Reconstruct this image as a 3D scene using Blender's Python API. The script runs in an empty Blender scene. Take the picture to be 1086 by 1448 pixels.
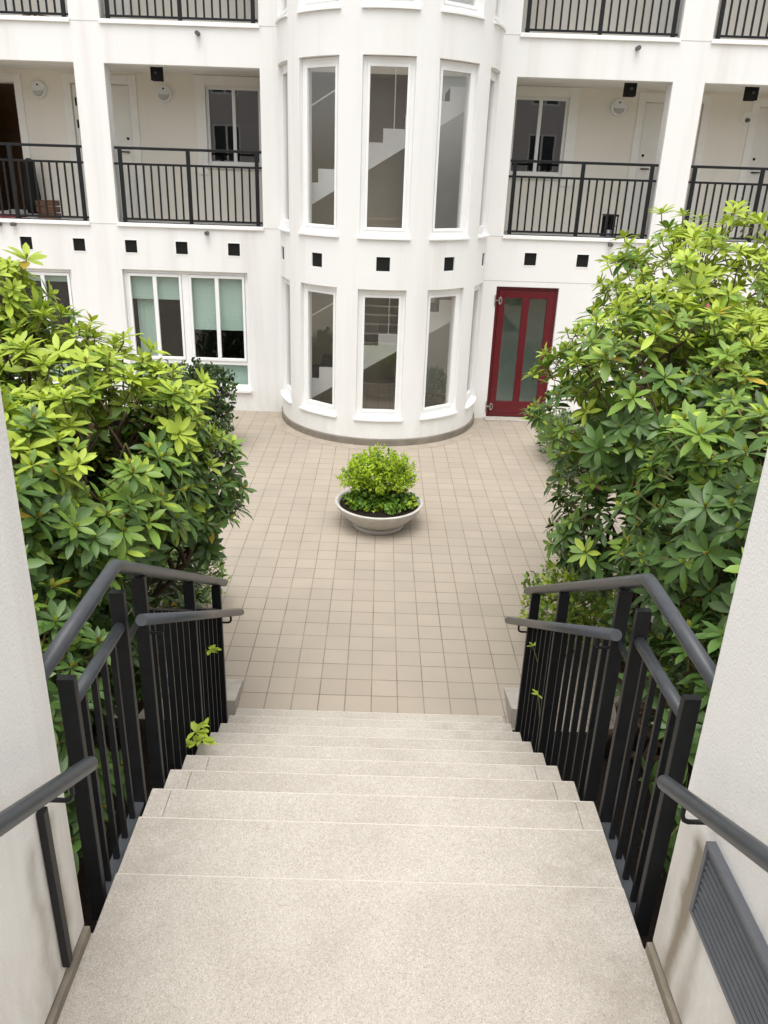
import bpy, math, random
import numpy as np
from mathutils import Vector, Matrix

random.seed(7)
rng = np.random.default_rng(11)
SC = bpy.context.scene
COL = SC.collection
R = math.radians
PI = math.pi

# ------------------------------------------------------------------ helpers
class MB:
    """Collects faces; build() links them as one mesh object."""
    def __init__(s):
        s.v, s.f, s.m = [], [], []

    def add(s, vs, fs, mi=0):
        o = len(s.v)
        s.v += [tuple(p) for p in vs]
        s.f += [tuple(i + o for i in f) for f in fs]
        s.m += [mi] * len(fs)
        return s

    def box(s, x0, x1, y0, y1, z0, z1, mi=0):
        vs = [(x, y, z) for z in (z0, z1) for y in (y0, y1) for x in (x0, x1)]
        return s.add(vs, [(0, 2, 3, 1), (4, 5, 7, 6), (0, 1, 5, 4), (2, 6, 7, 3), (0, 4, 6, 2), (1, 3, 7, 5)], mi)

    def hexa(s, lo, hi, mi=0):
        """lo, hi: four corners each, same winding (counter-clockwise from above)."""
        return s.add(list(lo) + list(hi), [(3, 2, 1, 0), (4, 5, 6, 7), (0, 1, 5, 4), (1, 2, 6, 5), (2, 3, 7, 6), (3, 0, 4, 7)], mi)

    def tube(s, path, r, n=12, mi=0, caps=True, r1=None):
        P = [Vector(p) for p in path]
        k = len(P)
        rings = []
        t0 = (P[1] - P[0]).normalized()
        ref = Vector((0, 0, 1)) if abs(t0.z) < 0.9 else Vector((1, 0, 0))
        a = t0.cross(ref).normalized()
        for i, p in enumerate(P):
            if i == 0: t = P[1] - P[0]
            elif i == k - 1: t = P[-1] - P[-2]
            else: t = (P[i] - P[i - 1]).normalized() + (P[i + 1] - P[i]).normalized()
            t.normalize()
            a = (a - t * a.dot(t)).normalized()
            b = t.cross(a)
            rr = r if r1 is None else r + (r1 - r) * i / (k - 1)
            if 0 < i < k - 1:
                c = max(0.6, (P[i] - P[i - 1]).normalized().dot(t))
            else: c = 1
            rings.append([p + (a * math.cos(2 * PI * j / n) + b * math.sin(2 * PI * j / n)) * rr / (c ** .5) for j in range(n)])
        vs = [v for ring in rings for v in ring]
        fs = [(i * n + j, i * n + (j + 1) % n, (i + 1) * n + (j + 1) % n, (i + 1) * n + j) for i in range(k - 1) for j in range(n)]
        if caps:
            fs += [tuple(range(n - 1, -1, -1)), tuple((k - 1) * n + j for j in range(n))]
        return s.add(vs, fs, mi)

    def lathe(s, prof, c=(0, 0, 0), n=48, mi=0):
        k = len(prof)
        vs = [(c[0] + r * math.cos(2 * PI * j / n), c[1] + r * math.sin(2 * PI * j / n), c[2] + z) for r, z in prof for j in range(n)]
        fs = [(i * n + j, i * n + (j + 1) % n, (i + 1) * n + (j + 1) % n, (i + 1) * n + j) for i in range(k - 1) for j in range(n)]
        return s.add(vs, fs, mi)

    def prism_y(s, poly, y0, y1, mi=0):
        n = len(poly)
        vs = [(x, y0, z) for x, z in poly] + [(x, y1, z) for x, z in poly]
        fs = [tuple(range(n)), tuple(range(2 * n - 1, n - 1, -1))] + [(j, n + j, n + (j + 1) % n, (j + 1) % n) for j in range(n)]
        return s.add(vs, fs, mi)

    def build(s, name, mat, parent=None, smooth=False, bevel=0, fix=False):
        me = bpy.data.meshes.new(name)
        me.from_pydata(s.v, [], s.f)
        mats = mat if isinstance(mat, (list, tuple)) else [mat]
        for m in mats: me.materials.append(m)
        if len(mats) > 1: me.polygons.foreach_set('material_index', s.m)
        if smooth: me.polygons.foreach_set('use_smooth', [True] * len(me.polygons))
        if fix:
            import bmesh
            bm = bmesh.new(); bm.from_mesh(me)
            bmesh.ops.remove_doubles(bm, verts=bm.verts, dist=1e-5)
            bmesh.ops.recalc_face_normals(bm, faces=bm.faces)
            bm.to_mesh(me); bm.free()
        o = bpy.data.objects.new(name, me)
        COL.objects.link(o)
        if bevel:
            b = o.modifiers.new('edge', 'BEVEL'); b.width = bevel; b.segments = 2; b.limit_method = 'ANGLE'; b.angle_limit = R(40)
            b.harden_normals = False
        if smooth:
            pass
        if parent: o.parent = parent
        return o


def tag(o, label=None, cat=None, group=None, kind=None):
    if label: o['label'] = label
    if cat: o['category'] = cat
    if group: o['group'] = group
    if kind: o['kind'] = kind
    return o


def thing(name, label, cat, loc=(0, 0, 0), group=None):
    o = bpy.data.objects.new(name, None)
    o.empty_display_size = .1
    COL.objects.link(o)
    o.location = loc
    return tag(o, label, cat, group)


def copy_obj(o, parent=None, loc=None):
    c = o.copy(); COL.objects.link(c)
    if parent: c.parent = parent
    if loc is not None: c.location = loc
    return c


def copy_tree(o, parent=None, loc=None):
    c = copy_obj(o, parent, loc)
    for ch in list(o.children): copy_tree(ch, c)
    return c


def cells(us, vs, hole, mapf, d0, d1):
    """Wall made of grid cells with real reveals. hole(u,v)->True where open; mapf(u,v,d)->xyz."""
    mb = MB()
    nu, nv = len(us) - 1, len(vs) - 1
    solid = [[not hole((us[i] + us[i + 1]) / 2, (vs[j] + vs[j + 1]) / 2) for j in range(nv)] for i in range(nu)]
    idx = {}
    def P(i, j, k):
        key = (i, j, k)
        if key not in idx:
            idx[key] = len(mb.v); mb.v.append(mapf(us[i], vs[j], (d0, d1)[k]))
        return idx[key]
    def F(*q): mb.f.append(tuple(P(*a) for a in q)); mb.m.append(0)
    for i in range(nu):
        for j in range(nv):
            if not solid[i][j]: continue
            F((i, j, 0), (i + 1, j, 0), (i + 1, j + 1, 0), (i, j + 1, 0))
            F((i, j, 1), (i, j + 1, 1), (i + 1, j + 1, 1), (i + 1, j, 1))
            if i == 0 or not solid[i - 1][j]: F((i, j, 0), (i, j + 1, 0), (i, j + 1, 1), (i, j, 1))
            if i == nu - 1 or not solid[i + 1][j]: F((i + 1, j, 0), (i + 1, j, 1), (i + 1, j + 1, 1), (i + 1, j + 1, 0))
            if j == 0 or not solid[i][j - 1]: F((i, j, 0), (i, j, 1), (i + 1, j, 1), (i + 1, j, 0))
            if j == nv - 1 or not solid[i][j + 1]: F((i, j + 1, 0), (i + 1, j + 1, 0), (i + 1, j + 1, 1), (i, j + 1, 1))
    return mb


# ------------------------------------------------------------------ materials
def new_mat(name):
    m = bpy.data.materials.new(name); m.use_nodes = True
    nt = m.node_tree; nt.nodes.clear()
    out = nt.nodes.new('ShaderNodeOutputMaterial')
    return m, nt, out


def N(nt, t, **kw):
    n = nt.nodes.new(t)
    for k, v in kw.items():
        if k.startswith('_'): setattr(n, k[1:], v)
        else: n.inputs[k.replace('__', ' ')].default_value = v
    return n


def ramp(nt, src, stops):
    r = nt.nodes.new('ShaderNodeValToRGB')
    e = r.color_ramp.elements
    while len(e) < len(stops): e.new(.5)
    for q, (p, c) in zip(e, stops): q.position = p; q.color = (*c, 1) if len(c) == 3 else c
    nt.links.new(src, r.inputs[0])
    return r


def coords(nt, scale=(1, 1, 1), world=True):
    if world:
        g = nt.nodes.new('ShaderNodeNewGeometry'); src = g.outputs['Position']
    else:
        g = nt.nodes.new('ShaderNodeTexCoord'); src = g.outputs['Object']
    mp = N(nt, 'ShaderNodeMapping', Scale=scale)
    nt.links.new(src, mp.inputs['Vector'])
    return mp.outputs[0]


def mixc(nt, fac, a, b, mode='MIX'):
    m = nt.nodes.new('ShaderNodeMix'); m.data_type = 'RGBA'; m.blend_type = mode
    for sock, val in ((m.inputs[0], fac), (m.inputs[6], a), (m.inputs[7], b)):
        if hasattr(val, 'is_output'): nt.links.new(val, sock)
        elif isinstance(val, (int, float)): sock.default_value = val
        else: sock.default_value = (*val, 1)
    return m.outputs[2]


def noise(nt, vec, scale, detail=4, rough=.55):
    n = N(nt, 'ShaderNodeTexNoise', Scale=scale, Detail=detail, Roughness=rough)
    nt.links.new(vec, n.inputs['Vector'])
    return n.outputs[0]


def principled(nt, out, rough=.6, spec=.5, **kw):
    p = N(nt, 'ShaderNodeBsdfPrincipled', Roughness=rough)
    p.inputs['Specular IOR Level'].default_value = spec
    for k, v in kw.items(): p.inputs[k.replace('__', ' ')].default_value = v
    nt.links.new(p.outputs[0], out.inputs[0])
    return p


def bump(nt, p, h, strength=.3, dist=.01):
    b = N(nt, 'ShaderNodeBump', Strength=strength, Distance=dist)
    nt.links.new(h, b.inputs['Height']); nt.links.new(b.outputs[0], p.inputs['Normal'])


def simple(name, col, rough=.6, spec=.5, var=.06, vscale=6, metallic=0):
    m, nt, out = new_mat(name)
    p = principled(nt, out, rough, spec, Metallic=metallic)
    n = noise(nt, coords(nt), vscale)
    c = ramp(nt, n, [(.3, [x * (1 - var) for x in col]), (.7, [min(1, x * (1 + var)) for x in col])])
    nt.links.new(c.outputs[0], p.inputs['Base Color'])
    return m


def stucco(name, col, dirt, rough_bump, fine=160, dirt_amt=.5, drip=None, low=None):
    m, nt, out = new_mat(name)
    p = principled(nt, out, .85, .25)
    v = coords(nt)
    big = noise(nt, v, .9, 5, .6)
    c = ramp(nt, big, [(.35, col), (.75, [a * .965 for a in col])]).outputs[0]
    st = noise(nt, coords(nt, (2.2, 2.2, .13)), 1.5, 4, .55)
    sf = ramp(nt, st, [(.52, (0, 0, 0)), (.74, (dirt_amt,) * 3)]).outputs[0]
    c = mixc(nt, sf, c, dirt)
    if low:            # splash dirt that sits on the lowest strip of the wall
        sep = nt.nodes.new('ShaderNodeSeparateXYZ'); nt.links.new(v, sep.inputs[0])
        mr = N(nt, 'ShaderNodeMapRange'); mr.inputs[1].default_value = low[0]; mr.inputs[2].default_value = low[1]
        mr.inputs[3].default_value = 1; mr.inputs[4].default_value = 0
        nt.links.new(sep.outputs[2], mr.inputs[0])
        mm = N(nt, 'ShaderNodeMath', _operation='MULTIPLY'); nt.links.new(mr.outputs[0], mm.inputs[0])
        nn = ramp(nt, noise(nt, coords(nt, (6, 6, 2)), 1.5, 5, .65), [(.3, (0, 0, 0)), (.7, (low[2],) * 3)]).outputs[0]
        nt.links.new(nn, mm.inputs[1])
        c = mixc(nt, mm.outputs[0], c, dirt)
    if drip:           # rain-wash stain running down from a rail bracket
        sp = nt.nodes.new('ShaderNodeSeparateXYZ'); nt.links.new(v, sp.inputs[0])
        def op(o, a, b):
            q = N(nt, 'ShaderNodeMath', _operation=o)
            for i_, val in enumerate((a, b)):
                if hasattr(val, 'is_output'): nt.links.new(val, q.inputs[i_])
                elif val is not None: q.inputs[i_].default_value = val
            return q.outputs[0]
        wob = op('MULTIPLY_ADD', noise(nt, coords(nt, (2, 2, 2.2)), 1.5, 3, .6), .12)
        wob.node.inputs[2].default_value = -.06
        tot = None
        for yc, wd, am in ((drip[0] + .02, .045, 1.25), (drip[0] - .09, .035, .65), (drip[0] + .13, .05, .35)):
            dd = op('DIVIDE', op('SUBTRACT', op('ADD', sp.outputs[1], wob), yc), wd)
            g_ = op('MULTIPLY', op('POWER', 2.718, op('MULTIPLY', op('MULTIPLY', dd, dd), -1.0)), am)
            tot = g_ if tot is None else op('ADD', tot, g_)
        mz = N(nt, 'ShaderNodeMapRange'); mz.inputs[1].default_value = drip[1]; mz.inputs[2].default_value = drip[1] - .07
        nt.links.new(sp.outputs[2], mz.inputs[0])
        pn = ramp(nt, noise(nt, coords(nt, (4, 4, 1.2)), 3, 4, .6), [(.25, (.45,) * 3), (.65, (1,) * 3)]).outputs[0]
        c = mixc(nt, op('MULTIPLY', op('MULTIPLY', tot, mz.outputs[0]), pn), c, [a * .8 for a in dirt])
    nt.links.new(c, p.inputs['Base Color'])
    bump(nt, p, noise(nt, v, fine, 3, .7), rough_bump, .004)
    return m


M = {}
M['white'] = stucco('facade_stucco', (.80, .795, .775), (.56, .525, .46), .14, 130, .34, low=(0.0, .55, .45))
M['gallery'] = stucco('gallery_stucco', (.85, .805, .715), (.55, .50, .42), .10, 130, .14)
M['wing'] = stucco('wing_wall_stucco', (.88, .862, .83), (.40, .345, .27), .9, 95, .42, low=(1.4, 2.0, .55), drip=(1.735, 2.10))
M['trim'] = simple('white_paint', (.84, .84, .825), .4, .4, .02)
M['soffit'] = simple('cream_paint', (.86, .845, .79), .6, .3, .03)
M['doorpaint'] = simple('door_paint', (.80, .775, .715), .45, .4, .02)
M['steel'] = simple('black_steel', (.008, .0085, .010), .45, .32, .25, 12)
M['rail'] = simple('grey_handrail', (.050, .054, .060), .38, .5, .12, 18)
M['red'] = simple('red_paint', (.105, .005, .010), .35, .5, .08, 9)
M['dark'] = simple('dark_void', (.012, .012, .012), .8, .2)
M['floor'] = simple('gallery_floor', (.34, .33, .31), .8, .2, .15)
M['ring'] = simple('base_ring_stone', (.21, .185, .15), .85, .2, .2, 5)
M['kerb'] = simple('kerb_stone', (.40, .365, .32), .85, .2, .12, 9)
M['metal'] = simple('galvanised_metal', (.45, .45, .44), .35, .5, .1, 20, .9)
M['skirt'] = simple('dirty_skirting', (.235, .205, .16), .9, .2, .22, 11)
M['room'] = simple('room_wall', (.36, .33, .28), .8, .2)
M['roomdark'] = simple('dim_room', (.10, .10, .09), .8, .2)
M['towerin'] = simple('stairwell_plaster', (.50, .46, .38), .8, .2, .05, 2)
M['towergrey'] = simple('stairwell_grey', (.62, .62, .59), .8, .2, .04, 2)
M['lino'] = simple('stair_tread_lining', (.09, .08, .075), .6, .4, .1)
M['blind'] = None
M['wood'] = simple('brown_wood', (.12, .055, .025), .5, .4, .3, 14)
M['hall'] = simple('brown_hall', (.16, .085, .04), .6, .3, .2, 3)
M['bowl'] = simple('planter_concrete', (.47, .445, .405), .75, .3, .08, 12)
M['soil'] = simple('soil_earth', (.018, .013, .010), .95, .1, .5, 60)
M['bark'] = simple('shrub_bark', (.085, .058, .036), .9, .2, .35, 30)
M['twig'] = simple('young_twig', (.16, .15, .05), .7, .3, .3, 30)
M['pink'] = simple('pink_bud', (.42, .04, .16), .5, .4, .2, 40)
M['brownbud'] = simple('brown_bud', (.20, .09, .035), .6, .3, .2, 40)


def blind_mat():
    m, nt, out = new_mat('roller_blind')
    p = principled(nt, out, .8, .2)
    w = N(nt, 'ShaderNodeTexWave', Scale=9.0, Distortion=.3, _bands_direction='Z')
    nt.links.new(coords(nt), w.inputs['Vector'])
    c = ramp(nt, w.outputs[1], [(.2, (.52, .61, .56)), (.8, (.60, .68, .63))])
    nt.links.new(c.outputs[0], p.inputs['Base Color'])
    return m
M['blind'] = blind_mat()


def glass(name, tint, f0=.08):
    m, nt, out = new_mat(name)
    tr = N(nt, 'ShaderNodeBsdfTransparent'); tr.inputs[0].default_value = (*tint, 1)
    gl = N(nt, 'ShaderNodeBsdfGlossy', Roughness=.012); gl.inputs[0].default_value = (1, 1, 1, 1)
    lw = nt.nodes.new('ShaderNodeLayerWeight'); lw.inputs[0].default_value = .5      # Schlick reflectance, the same from both sides
    pw = N(nt, 'ShaderNodeMath', _operation='POWER'); pw.inputs[1].default_value = 5; nt.links.new(lw.outputs['Facing'], pw.inputs[0])
    fr = N(nt, 'ShaderNodeMath', _operation='MULTIPLY_ADD'); fr.inputs[1].default_value = 1 - f0; fr.inputs[2].default_value = f0
    nt.links.new(pw.outputs[0], fr.inputs[0])
    mx = nt.nodes.new('ShaderNodeMixShader')
    b = N(nt, 'ShaderNodeBump', Strength=.05, Distance=.02)
    nt.links.new(noise(nt, coords(nt), 1.3, 1), b.inputs['Height'])
    nt.links.new(b.outputs[0], gl.inputs['Normal'])
    nt.links.new(fr.outputs[0], mx.inputs[0]); nt.links.new(tr.outputs[0], mx.inputs[1]); nt.links.new(gl.outputs[0], mx.inputs[2])
    nt.links.new(mx.outputs[0], out.inputs[0])
    return m
M['glass'] = glass('tower_glass', (.965, .965, .95), .13)
M['glassdark'] = glass('window_glass', (.70, .74, .72), .16)
M['glassgreen'] = glass('green_glass', (.76, .83, .795), .065)


def granite():
    m, nt, out = new_mat('stair_granite')
    p = principled(nt, out, .8, .3)
    v = coords(nt)
    w = N(nt, 'ShaderNodeTexVoronoi', Scale=330.0); nt.links.new(v, w.inputs['Vector'])
    sp = ramp(nt, w.outputs['Color'], [(.10, (.33, .285, .225)), (.30, (.53, .485, .42)), (.72, (.60, .553, .487)), (.97, (.78, .745, .69))]).outputs[0]
    n2 = noise(nt, v, 70, 3, .7)
    c = mixc(nt, ramp(nt, n2, [(.35, (.45,) * 3), (.7, (0,) * 3)]).outputs[0], sp, (.42, .372, .305))
    big = ramp(nt, noise(nt, v, 2.6, 5, .62), [(.32, (.89, .895, .905)), (.70, (.75, .745, .735))]).outputs[0]
    c = mixc(nt, 1.0, c, big, 'MULTIPLY')
    # trodden dirt lodged along both sides of the flight, out of the walking line
    sx = nt.nodes.new('ShaderNodeSeparateXYZ'); nt.links.new(v, sx.inputs[0])
    ab = N(nt, 'ShaderNodeMath', _operation='ABSOLUTE'); nt.links.new(sx.outputs[0], ab.inputs[0])
    mr = N(nt, 'ShaderNodeMapRange'); mr.inputs[1].default_value = .45; mr.inputs[2].default_value = 1.0
    nt.links.new(ab.outputs[0], mr.inputs[0])
    dn = ramp(nt, noise(nt, v, 5.5, 5, .68), [(.38, (0,) * 3), (.68, (.5,) * 3)]).outputs[0]
    mm = N(nt, 'ShaderNodeMath', _operation='MULTIPLY'); nt.links.new(mr.outputs[0], mm.inputs[0]); nt.links.new(dn, mm.inputs[1])
    c = mixc(nt, mm.outputs[0], c, (.25, .215, .165))
    nt.links.new(c, p.inputs['Base Color'])
    bump(nt, p, w.outputs['Distance'], .25, .003)
    return m
M['granite'] = granite()
M['nosing'] = simple('worn_nosing', (.53, .485, .42), .7, .3, .1, 60)

T = .21
X0, Y0 = .035, 5.067

def tiles():
    m, nt, out = new_mat('courtyard_tiles')
    p = principled(nt, out, .75, .3)
    g = nt.nodes.new('ShaderNodeNewGeometry')
    mp = N(nt, 'ShaderNodeMapping'); mp.inputs['Location'].default_value = (-X0 + 40 * T, -Y0 + 60 * T, 0)
    nt.links.new(g.outputs['Position'], mp.inputs['Vector'])
    b = nt.nodes.new('ShaderNodeTexBrick'); b.offset = 0; b.squash = 1
    for k, val in (('Scale', 1.0), ('Mortar Size', .0052), ('Mortar Smooth', .25), ('Bias', 0), ('Brick Width', T), ('Row Height', T)):
        b.inputs[k].default_value = val
    b.inputs['Color1'].default_value = (0, 0, 0, 1); b.inputs['Color2'].default_value = (1, 1, 1, 1); b.inputs['Mortar'].default_value = (.5, .5, .5, 1)
    nt.links.new(mp.outputs[0], b.inputs['Vector'])
    tone = ramp(nt, b.outputs['Color'], [(0, (.335, .287, .228)), (.5, (.352, .302, .240)), (1, (.370, .317, .253))]).outputs[0]
    v = coords(nt)
    c = mixc(nt, ramp(nt, noise(nt, v, 1.1, 5, .62), [(.4, (0,) * 3), (.72, (.5,) * 3)]).outputs[0], tone, (.275, .245, .205))
    c = mixc(nt, ramp(nt, noise(nt, v, 60, 3, .7), [(.35, (.22,) * 3), (.65, (0,) * 3)]).outputs[0], c, (.30, .255, .20))
    jn = ramp(nt, noise(nt, v, 2.3, 4, .6), [(.35, (.165, .142, .106)), (.65, (.26, .223, .174))]).outputs[0]
    c = mixc(nt, b.outputs['Fac'], c, jn)
    nt.links.new(c, p.inputs['Base Color'])
    inv = N(nt, 'ShaderNodeMath', _operation='SUBTRACT'); inv.inputs[0].default_value = 1
    nt.links.new(b.outputs['Fac'], inv.inputs[1])
    bump(nt, p, inv.outputs[0], .5, .003)
    return m
M['tiles'] = tiles()
M['border'] = simple('paving_border', (.335, .287, .228), .8, .25, .12, 7)


def leaf_mat(name, base, rough, trans, var=.25):
    m, nt, out = new_mat(name)
    at = N(nt, 'ShaderNodeAttribute', _attribute_name='tint')
    c = ramp(nt, at.outputs['Fac'], [(0, [x * (1 - var) for x in base]), (.5, base), (1, [x * (1 + var) for x in base])]).outputs[0]
    p = N(nt, 'ShaderNodeBsdfPrincipled', Roughness=rough)
    p.inputs['Specular IOR Level'].default_value = .35
    nt.links.new(c, p.inputs['Base Color'])
    tl = N(nt, 'ShaderNodeBsdfTranslucent')
    ct = mixc(nt, 1.0, c, (1.25, 1.35, .55), 'MULTIPLY')
    nt.links.new(ct, tl.inputs[0])
    mx = nt.nodes.new('ShaderNodeMixShader'); mx.inputs[0].default_value = trans
    nt.links.new(p.outputs[0], mx.inputs[1]); nt.links.new(tl.outputs[0], mx.inputs[2]); nt.links.new(mx.outputs[0], out.inputs[0])
    return m
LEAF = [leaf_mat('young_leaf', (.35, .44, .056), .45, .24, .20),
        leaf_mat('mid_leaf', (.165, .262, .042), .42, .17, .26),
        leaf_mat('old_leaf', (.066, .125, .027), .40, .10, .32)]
LIME = [leaf_mat('lime_leaf', (.36, .48, .035), .5, .35, .22), leaf_mat('lime_leaf_low', (.12, .23, .03), .5, .25, .3)]
SMALL = [leaf_mat('box_leaf', (.085, .135, .035), .45, .2, .4), leaf_mat('box_leaf_dark', (.035, .062, .022), .45, .12, .3)]
GREYG = [leaf_mat('azalea_leaf', (.17, .235, .105), .5, .2, .3), leaf_mat('azalea_leaf_dark', (.07, .11, .045), .5, .15, .3)]
FERN = [leaf_mat('pale_leaf', (.20, .29, .09), .5, .25, .25), leaf_mat('pale_leaf_dark', (.09, .15, .04), .5, .2, .25)]

# ------------------------------------------------------------------ ground
D = 12.798            # plane of the facade
FAX, FBX, FAZ, FBZ = 1.0486, .029, 1.0575, -.025      # the facade is drawn to its own gauge and set to true size here
def fx(x): return FAX * x + FBX
def fz(z): return FAZ * z + FBZ
mb = MB()
mb.add([(-30, -20, 0), (30, -20, 0), (30, 30, 0), (-30, 30, 0)], [(0, 1, 2, 3)])
tag(mb.build('ground', M['tiles']), kind='structure')

for s, nm in ((-1, 'soil'), (1, 'soil')):   # planting beds beside the stairs
    bb = MB(); n = 14; mn = 22
    xs = np.linspace(1.0, 3.9, n); ys = np.linspace(.2, 4.70, mn)
    if s > 0: xs = np.linspace(1.03, 3.9, n)
    for j in range(mn):
        for i in range(n):
            e = (0 < i < n - 1) and (0 < j < mn - 1)
            bb.v.append((s * xs[i], ys[j], .008 + (.05 + .05 * random.random() if e else 0)))
    for j in range(mn - 1):
        for i in range(n - 1):
            a = j * n + i; q = (a, a + 1, a + n + 1, a + n)
            bb.f.append(q if s > 0 else q[::-1]); bb.m.append(0)
    tag(bb.build(nm, M['soil'], smooth=True), kind='structure')

# curved paving course round the tower foot, 4 mm above the tiles
TS = 1.058
TC = (.037, D + .012)       # tower axis
TR = 1.555
mb = MB(); n = 60
a0, a1 = R(-180), R(0)
vs = []
for i in range(n + 1):
    a = a0 + (a1 - a0) * i / n
    for r in (TS * TR + .02, TS * TR + .20): vs.append((TC[0] + r * math.cos(a), TC[1] + r * math.sin(a) - .0, .004))
mb.add(vs, [(2 * i, 2 * i + 2, 2 * i + 3, 2 * i + 1) for i in range(n)], 0)
o = mb.build('paving_border', M['border']); tag(o, kind='structure')
for p_ in o.data.polygons:
    pass
o.data.flip_normals()

# ------------------------------------------------------------------ outdoor stairs
L, RISE, TREAD = 1.385, .173, .2925
NY = [2.603 + TREAD * k for k in range(8)]
XL = [-.932, -.940, -.944, -.950, -.955, -.960, -.964, -.969]
XR = [1.014, 1.016, 1.017, 1.017, 1.018, 1.018, 1.018, 1.018]
st = thing('stone_staircase', 'broad beige granite staircase descending from the landing to the tiled courtyard', 'staircase', (0, 2.6, 0))
def slab(name, x0, x1, y0, y1, z0, z1, bevel=.006, mat=None):
    b = MB().box(x0, x1, y0 - 2.6, y1 - 2.6, z0, z1)
    return b.build(name, mat or M['granite'], st, bevel=bevel)
def arris(x0, x1, y, z, r=.0042):
    MB().tube([(x0, y - 2.6, z), (x1, y - 2.6, z)], r, 8).build('nosing', M['nosing'], st)
b = MB()
pl_ = [(-.990, -1.2), (1.036, -1.2), (1.036, 1.909), (1.014, 1.909), (1.014, 2.157), (-.946, 2.157), (-.946, 1.909), (-.990, 1.909)]
n = len(pl_)
b.add([(x, y - 2.6, -.02) for x, y in pl_] + [(x, y - 2.6, L) for x, y in pl_],
      [tuple(range(n - 1, -1, -1)), tuple(range(n, 2 * n))] + [(i, (i + 1) % n, n + (i + 1) % n, n + i) for i in range(n)])
b.build('landing_slab', M['granite'], st, bevel=.005)
slab('landing_slab', -.944, 1.013, 2.157, 2.440, -.02, L - .005)
for k in range(8):
    z = L - RISE * k - (.009 if k == 0 else 0)
    yb = 2.440 if k == 0 else NY[k - 1] - .012
    sj = .085 + .02 * ((k * 7) % 3)          # end blocks: fine joints near both ends of a step
    b = MB()
    for x0, x1 in (((XL[k], XL[k] + sj), (XL[k] + sj + .0012, XR[k] - sj), (XR[k] - sj + .0012, XR[k])) if k < 3 else ((XL[k], XR[k]),)):
        b.box(x0, x1, yb - 2.6, NY[k] - 2.6, -.02, z)
    b.build('step', M['granite'], st, bevel=.0035)
    arris(XL[k] + .004, XR[k] - .004, NY[k] - .0035, z - .0035)
arris(-.942, 1.010, 2.1545, L - .003, .0036); arris(-.940, 1.010, 2.4375, L - .008, .0036)
# upper flight the viewer stands on, behind the camera
for k in range(1, 8):
    slab('step', -.945, 1.010, -1.2 - .30 * k, -1.2 - .30 * (k - 1) - .004, -.02, L + RISE * k)

for s in (-1, 1):
    lab = ('grey stone wedge at the stair foot beside the railing on the red door side' if s > 0 else
           'grey stone wedge at the stair foot beside the railing on the blinds window side')
    b = MB()
    x0, x1 = (1.10 if s > 0 else 1.0), 1.25
    p = [(s * x0, 4.74), (s * x1, 4.68), (s * x1, 5.22), (s * (x0 + .025), 5.22)]
    if s < 0: p = p[::-1]
    hz = {4.74: .175, 4.68: .21, 5.22: .012}
    b.hexa([(x, y, -.02) for x, y in p], [(x, y, hz[y]) for x, y in p])
    tag(b.build('kerb_wedge', M['kerb'], bevel=.004, fix=True), lab, 'kerb stone', 'stone wedges at the foot of the stairs')

# ------------------------------------------------------------------ wing walls
def wing(s, xin, yend, label):
    root = thing('wing_wall', label, 'wall', (s * (abs(xin) + .12), 0, L), 'white walls flanking the landing')
    ox = root.location.x
    b = MB()
    x0, x1 = sorted((xin, xin + s * .24))
    b.box(x0 - ox, x1 - ox, -4.2, yend, .045, 2.09)
    b.build('plaster_face', M['wing'], root, bevel=.012)
    k = MB(); x0, x1 = sorted((xin - s * .016, xin + s * .24))
    k.box(x0 - ox, x1 - ox, -1.2, yend - .003, -1.45, .040)
    k.build('skirting', M['skirt'], root, bevel=.0025)
    return root, ox
wl, wlx = wing(-1, -.966, 1.907, 'white rendered wall with black steel strip under its handrail')
wr, wrx = wing(1, 1.031, 1.907, 'white rendered wall with a grey louvre grille set into it')

# louvre grille in the wall by the landing
gx = 1.031 - wrx
gz0, gz1, gy0, gy1 = 1.858 - L, 2.138 - L, .55, 1.682
fr = MB()
for q in ((gy0, gy1, gz1 - .014, gz1), (gy0, gy1, gz0, gz0 + .014), (gy1 - .018, gy1, gz0 + .014, gz1 - .014), (gy0, gy0 + .018, gz0 + .014, gz1 - .014)):
    fr.box(gx - .030, gx - .0005, *q)
M['louvre'] = simple('louvre_metal', (.115, .122, .135), .45, .5, .08, 12)
grl = fr.build('louvre_grille', M['louvre'], wr, bevel=.002)
MB().box(gx - .004, gx - .001, gy0 + .018, gy1 - .018, gz0 + .014, gz1 - .014).build('back_plate', M['dark'], grl)
sl = MB(); ns = 10
for i in range(ns):
    z = gz0 + .014 + (gz1 - gz0 - .028) * (i + .5) / ns
    h = .5 * (gz1 - gz0 - .028) / ns
    q = [(gx - .006, z + h * .75), (gx - .021, z + h * .30), (gx - .026, z - h * .45), (gx - .006, z - h * .10)]
    ya, yb = gy0 + .019, gy1 - .019
    sl.add([(x, ya, zz) for x, zz in q] + [(x, yb, zz) for x, zz in q], [(0, 1, 2, 3), (7, 6, 5, 4), (0, 4, 5, 1), (1, 5, 6, 2), (2, 6, 7, 3), (3, 7, 4, 0)])
sl.build('slats', M['louvre'], grl, fix=True)

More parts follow.
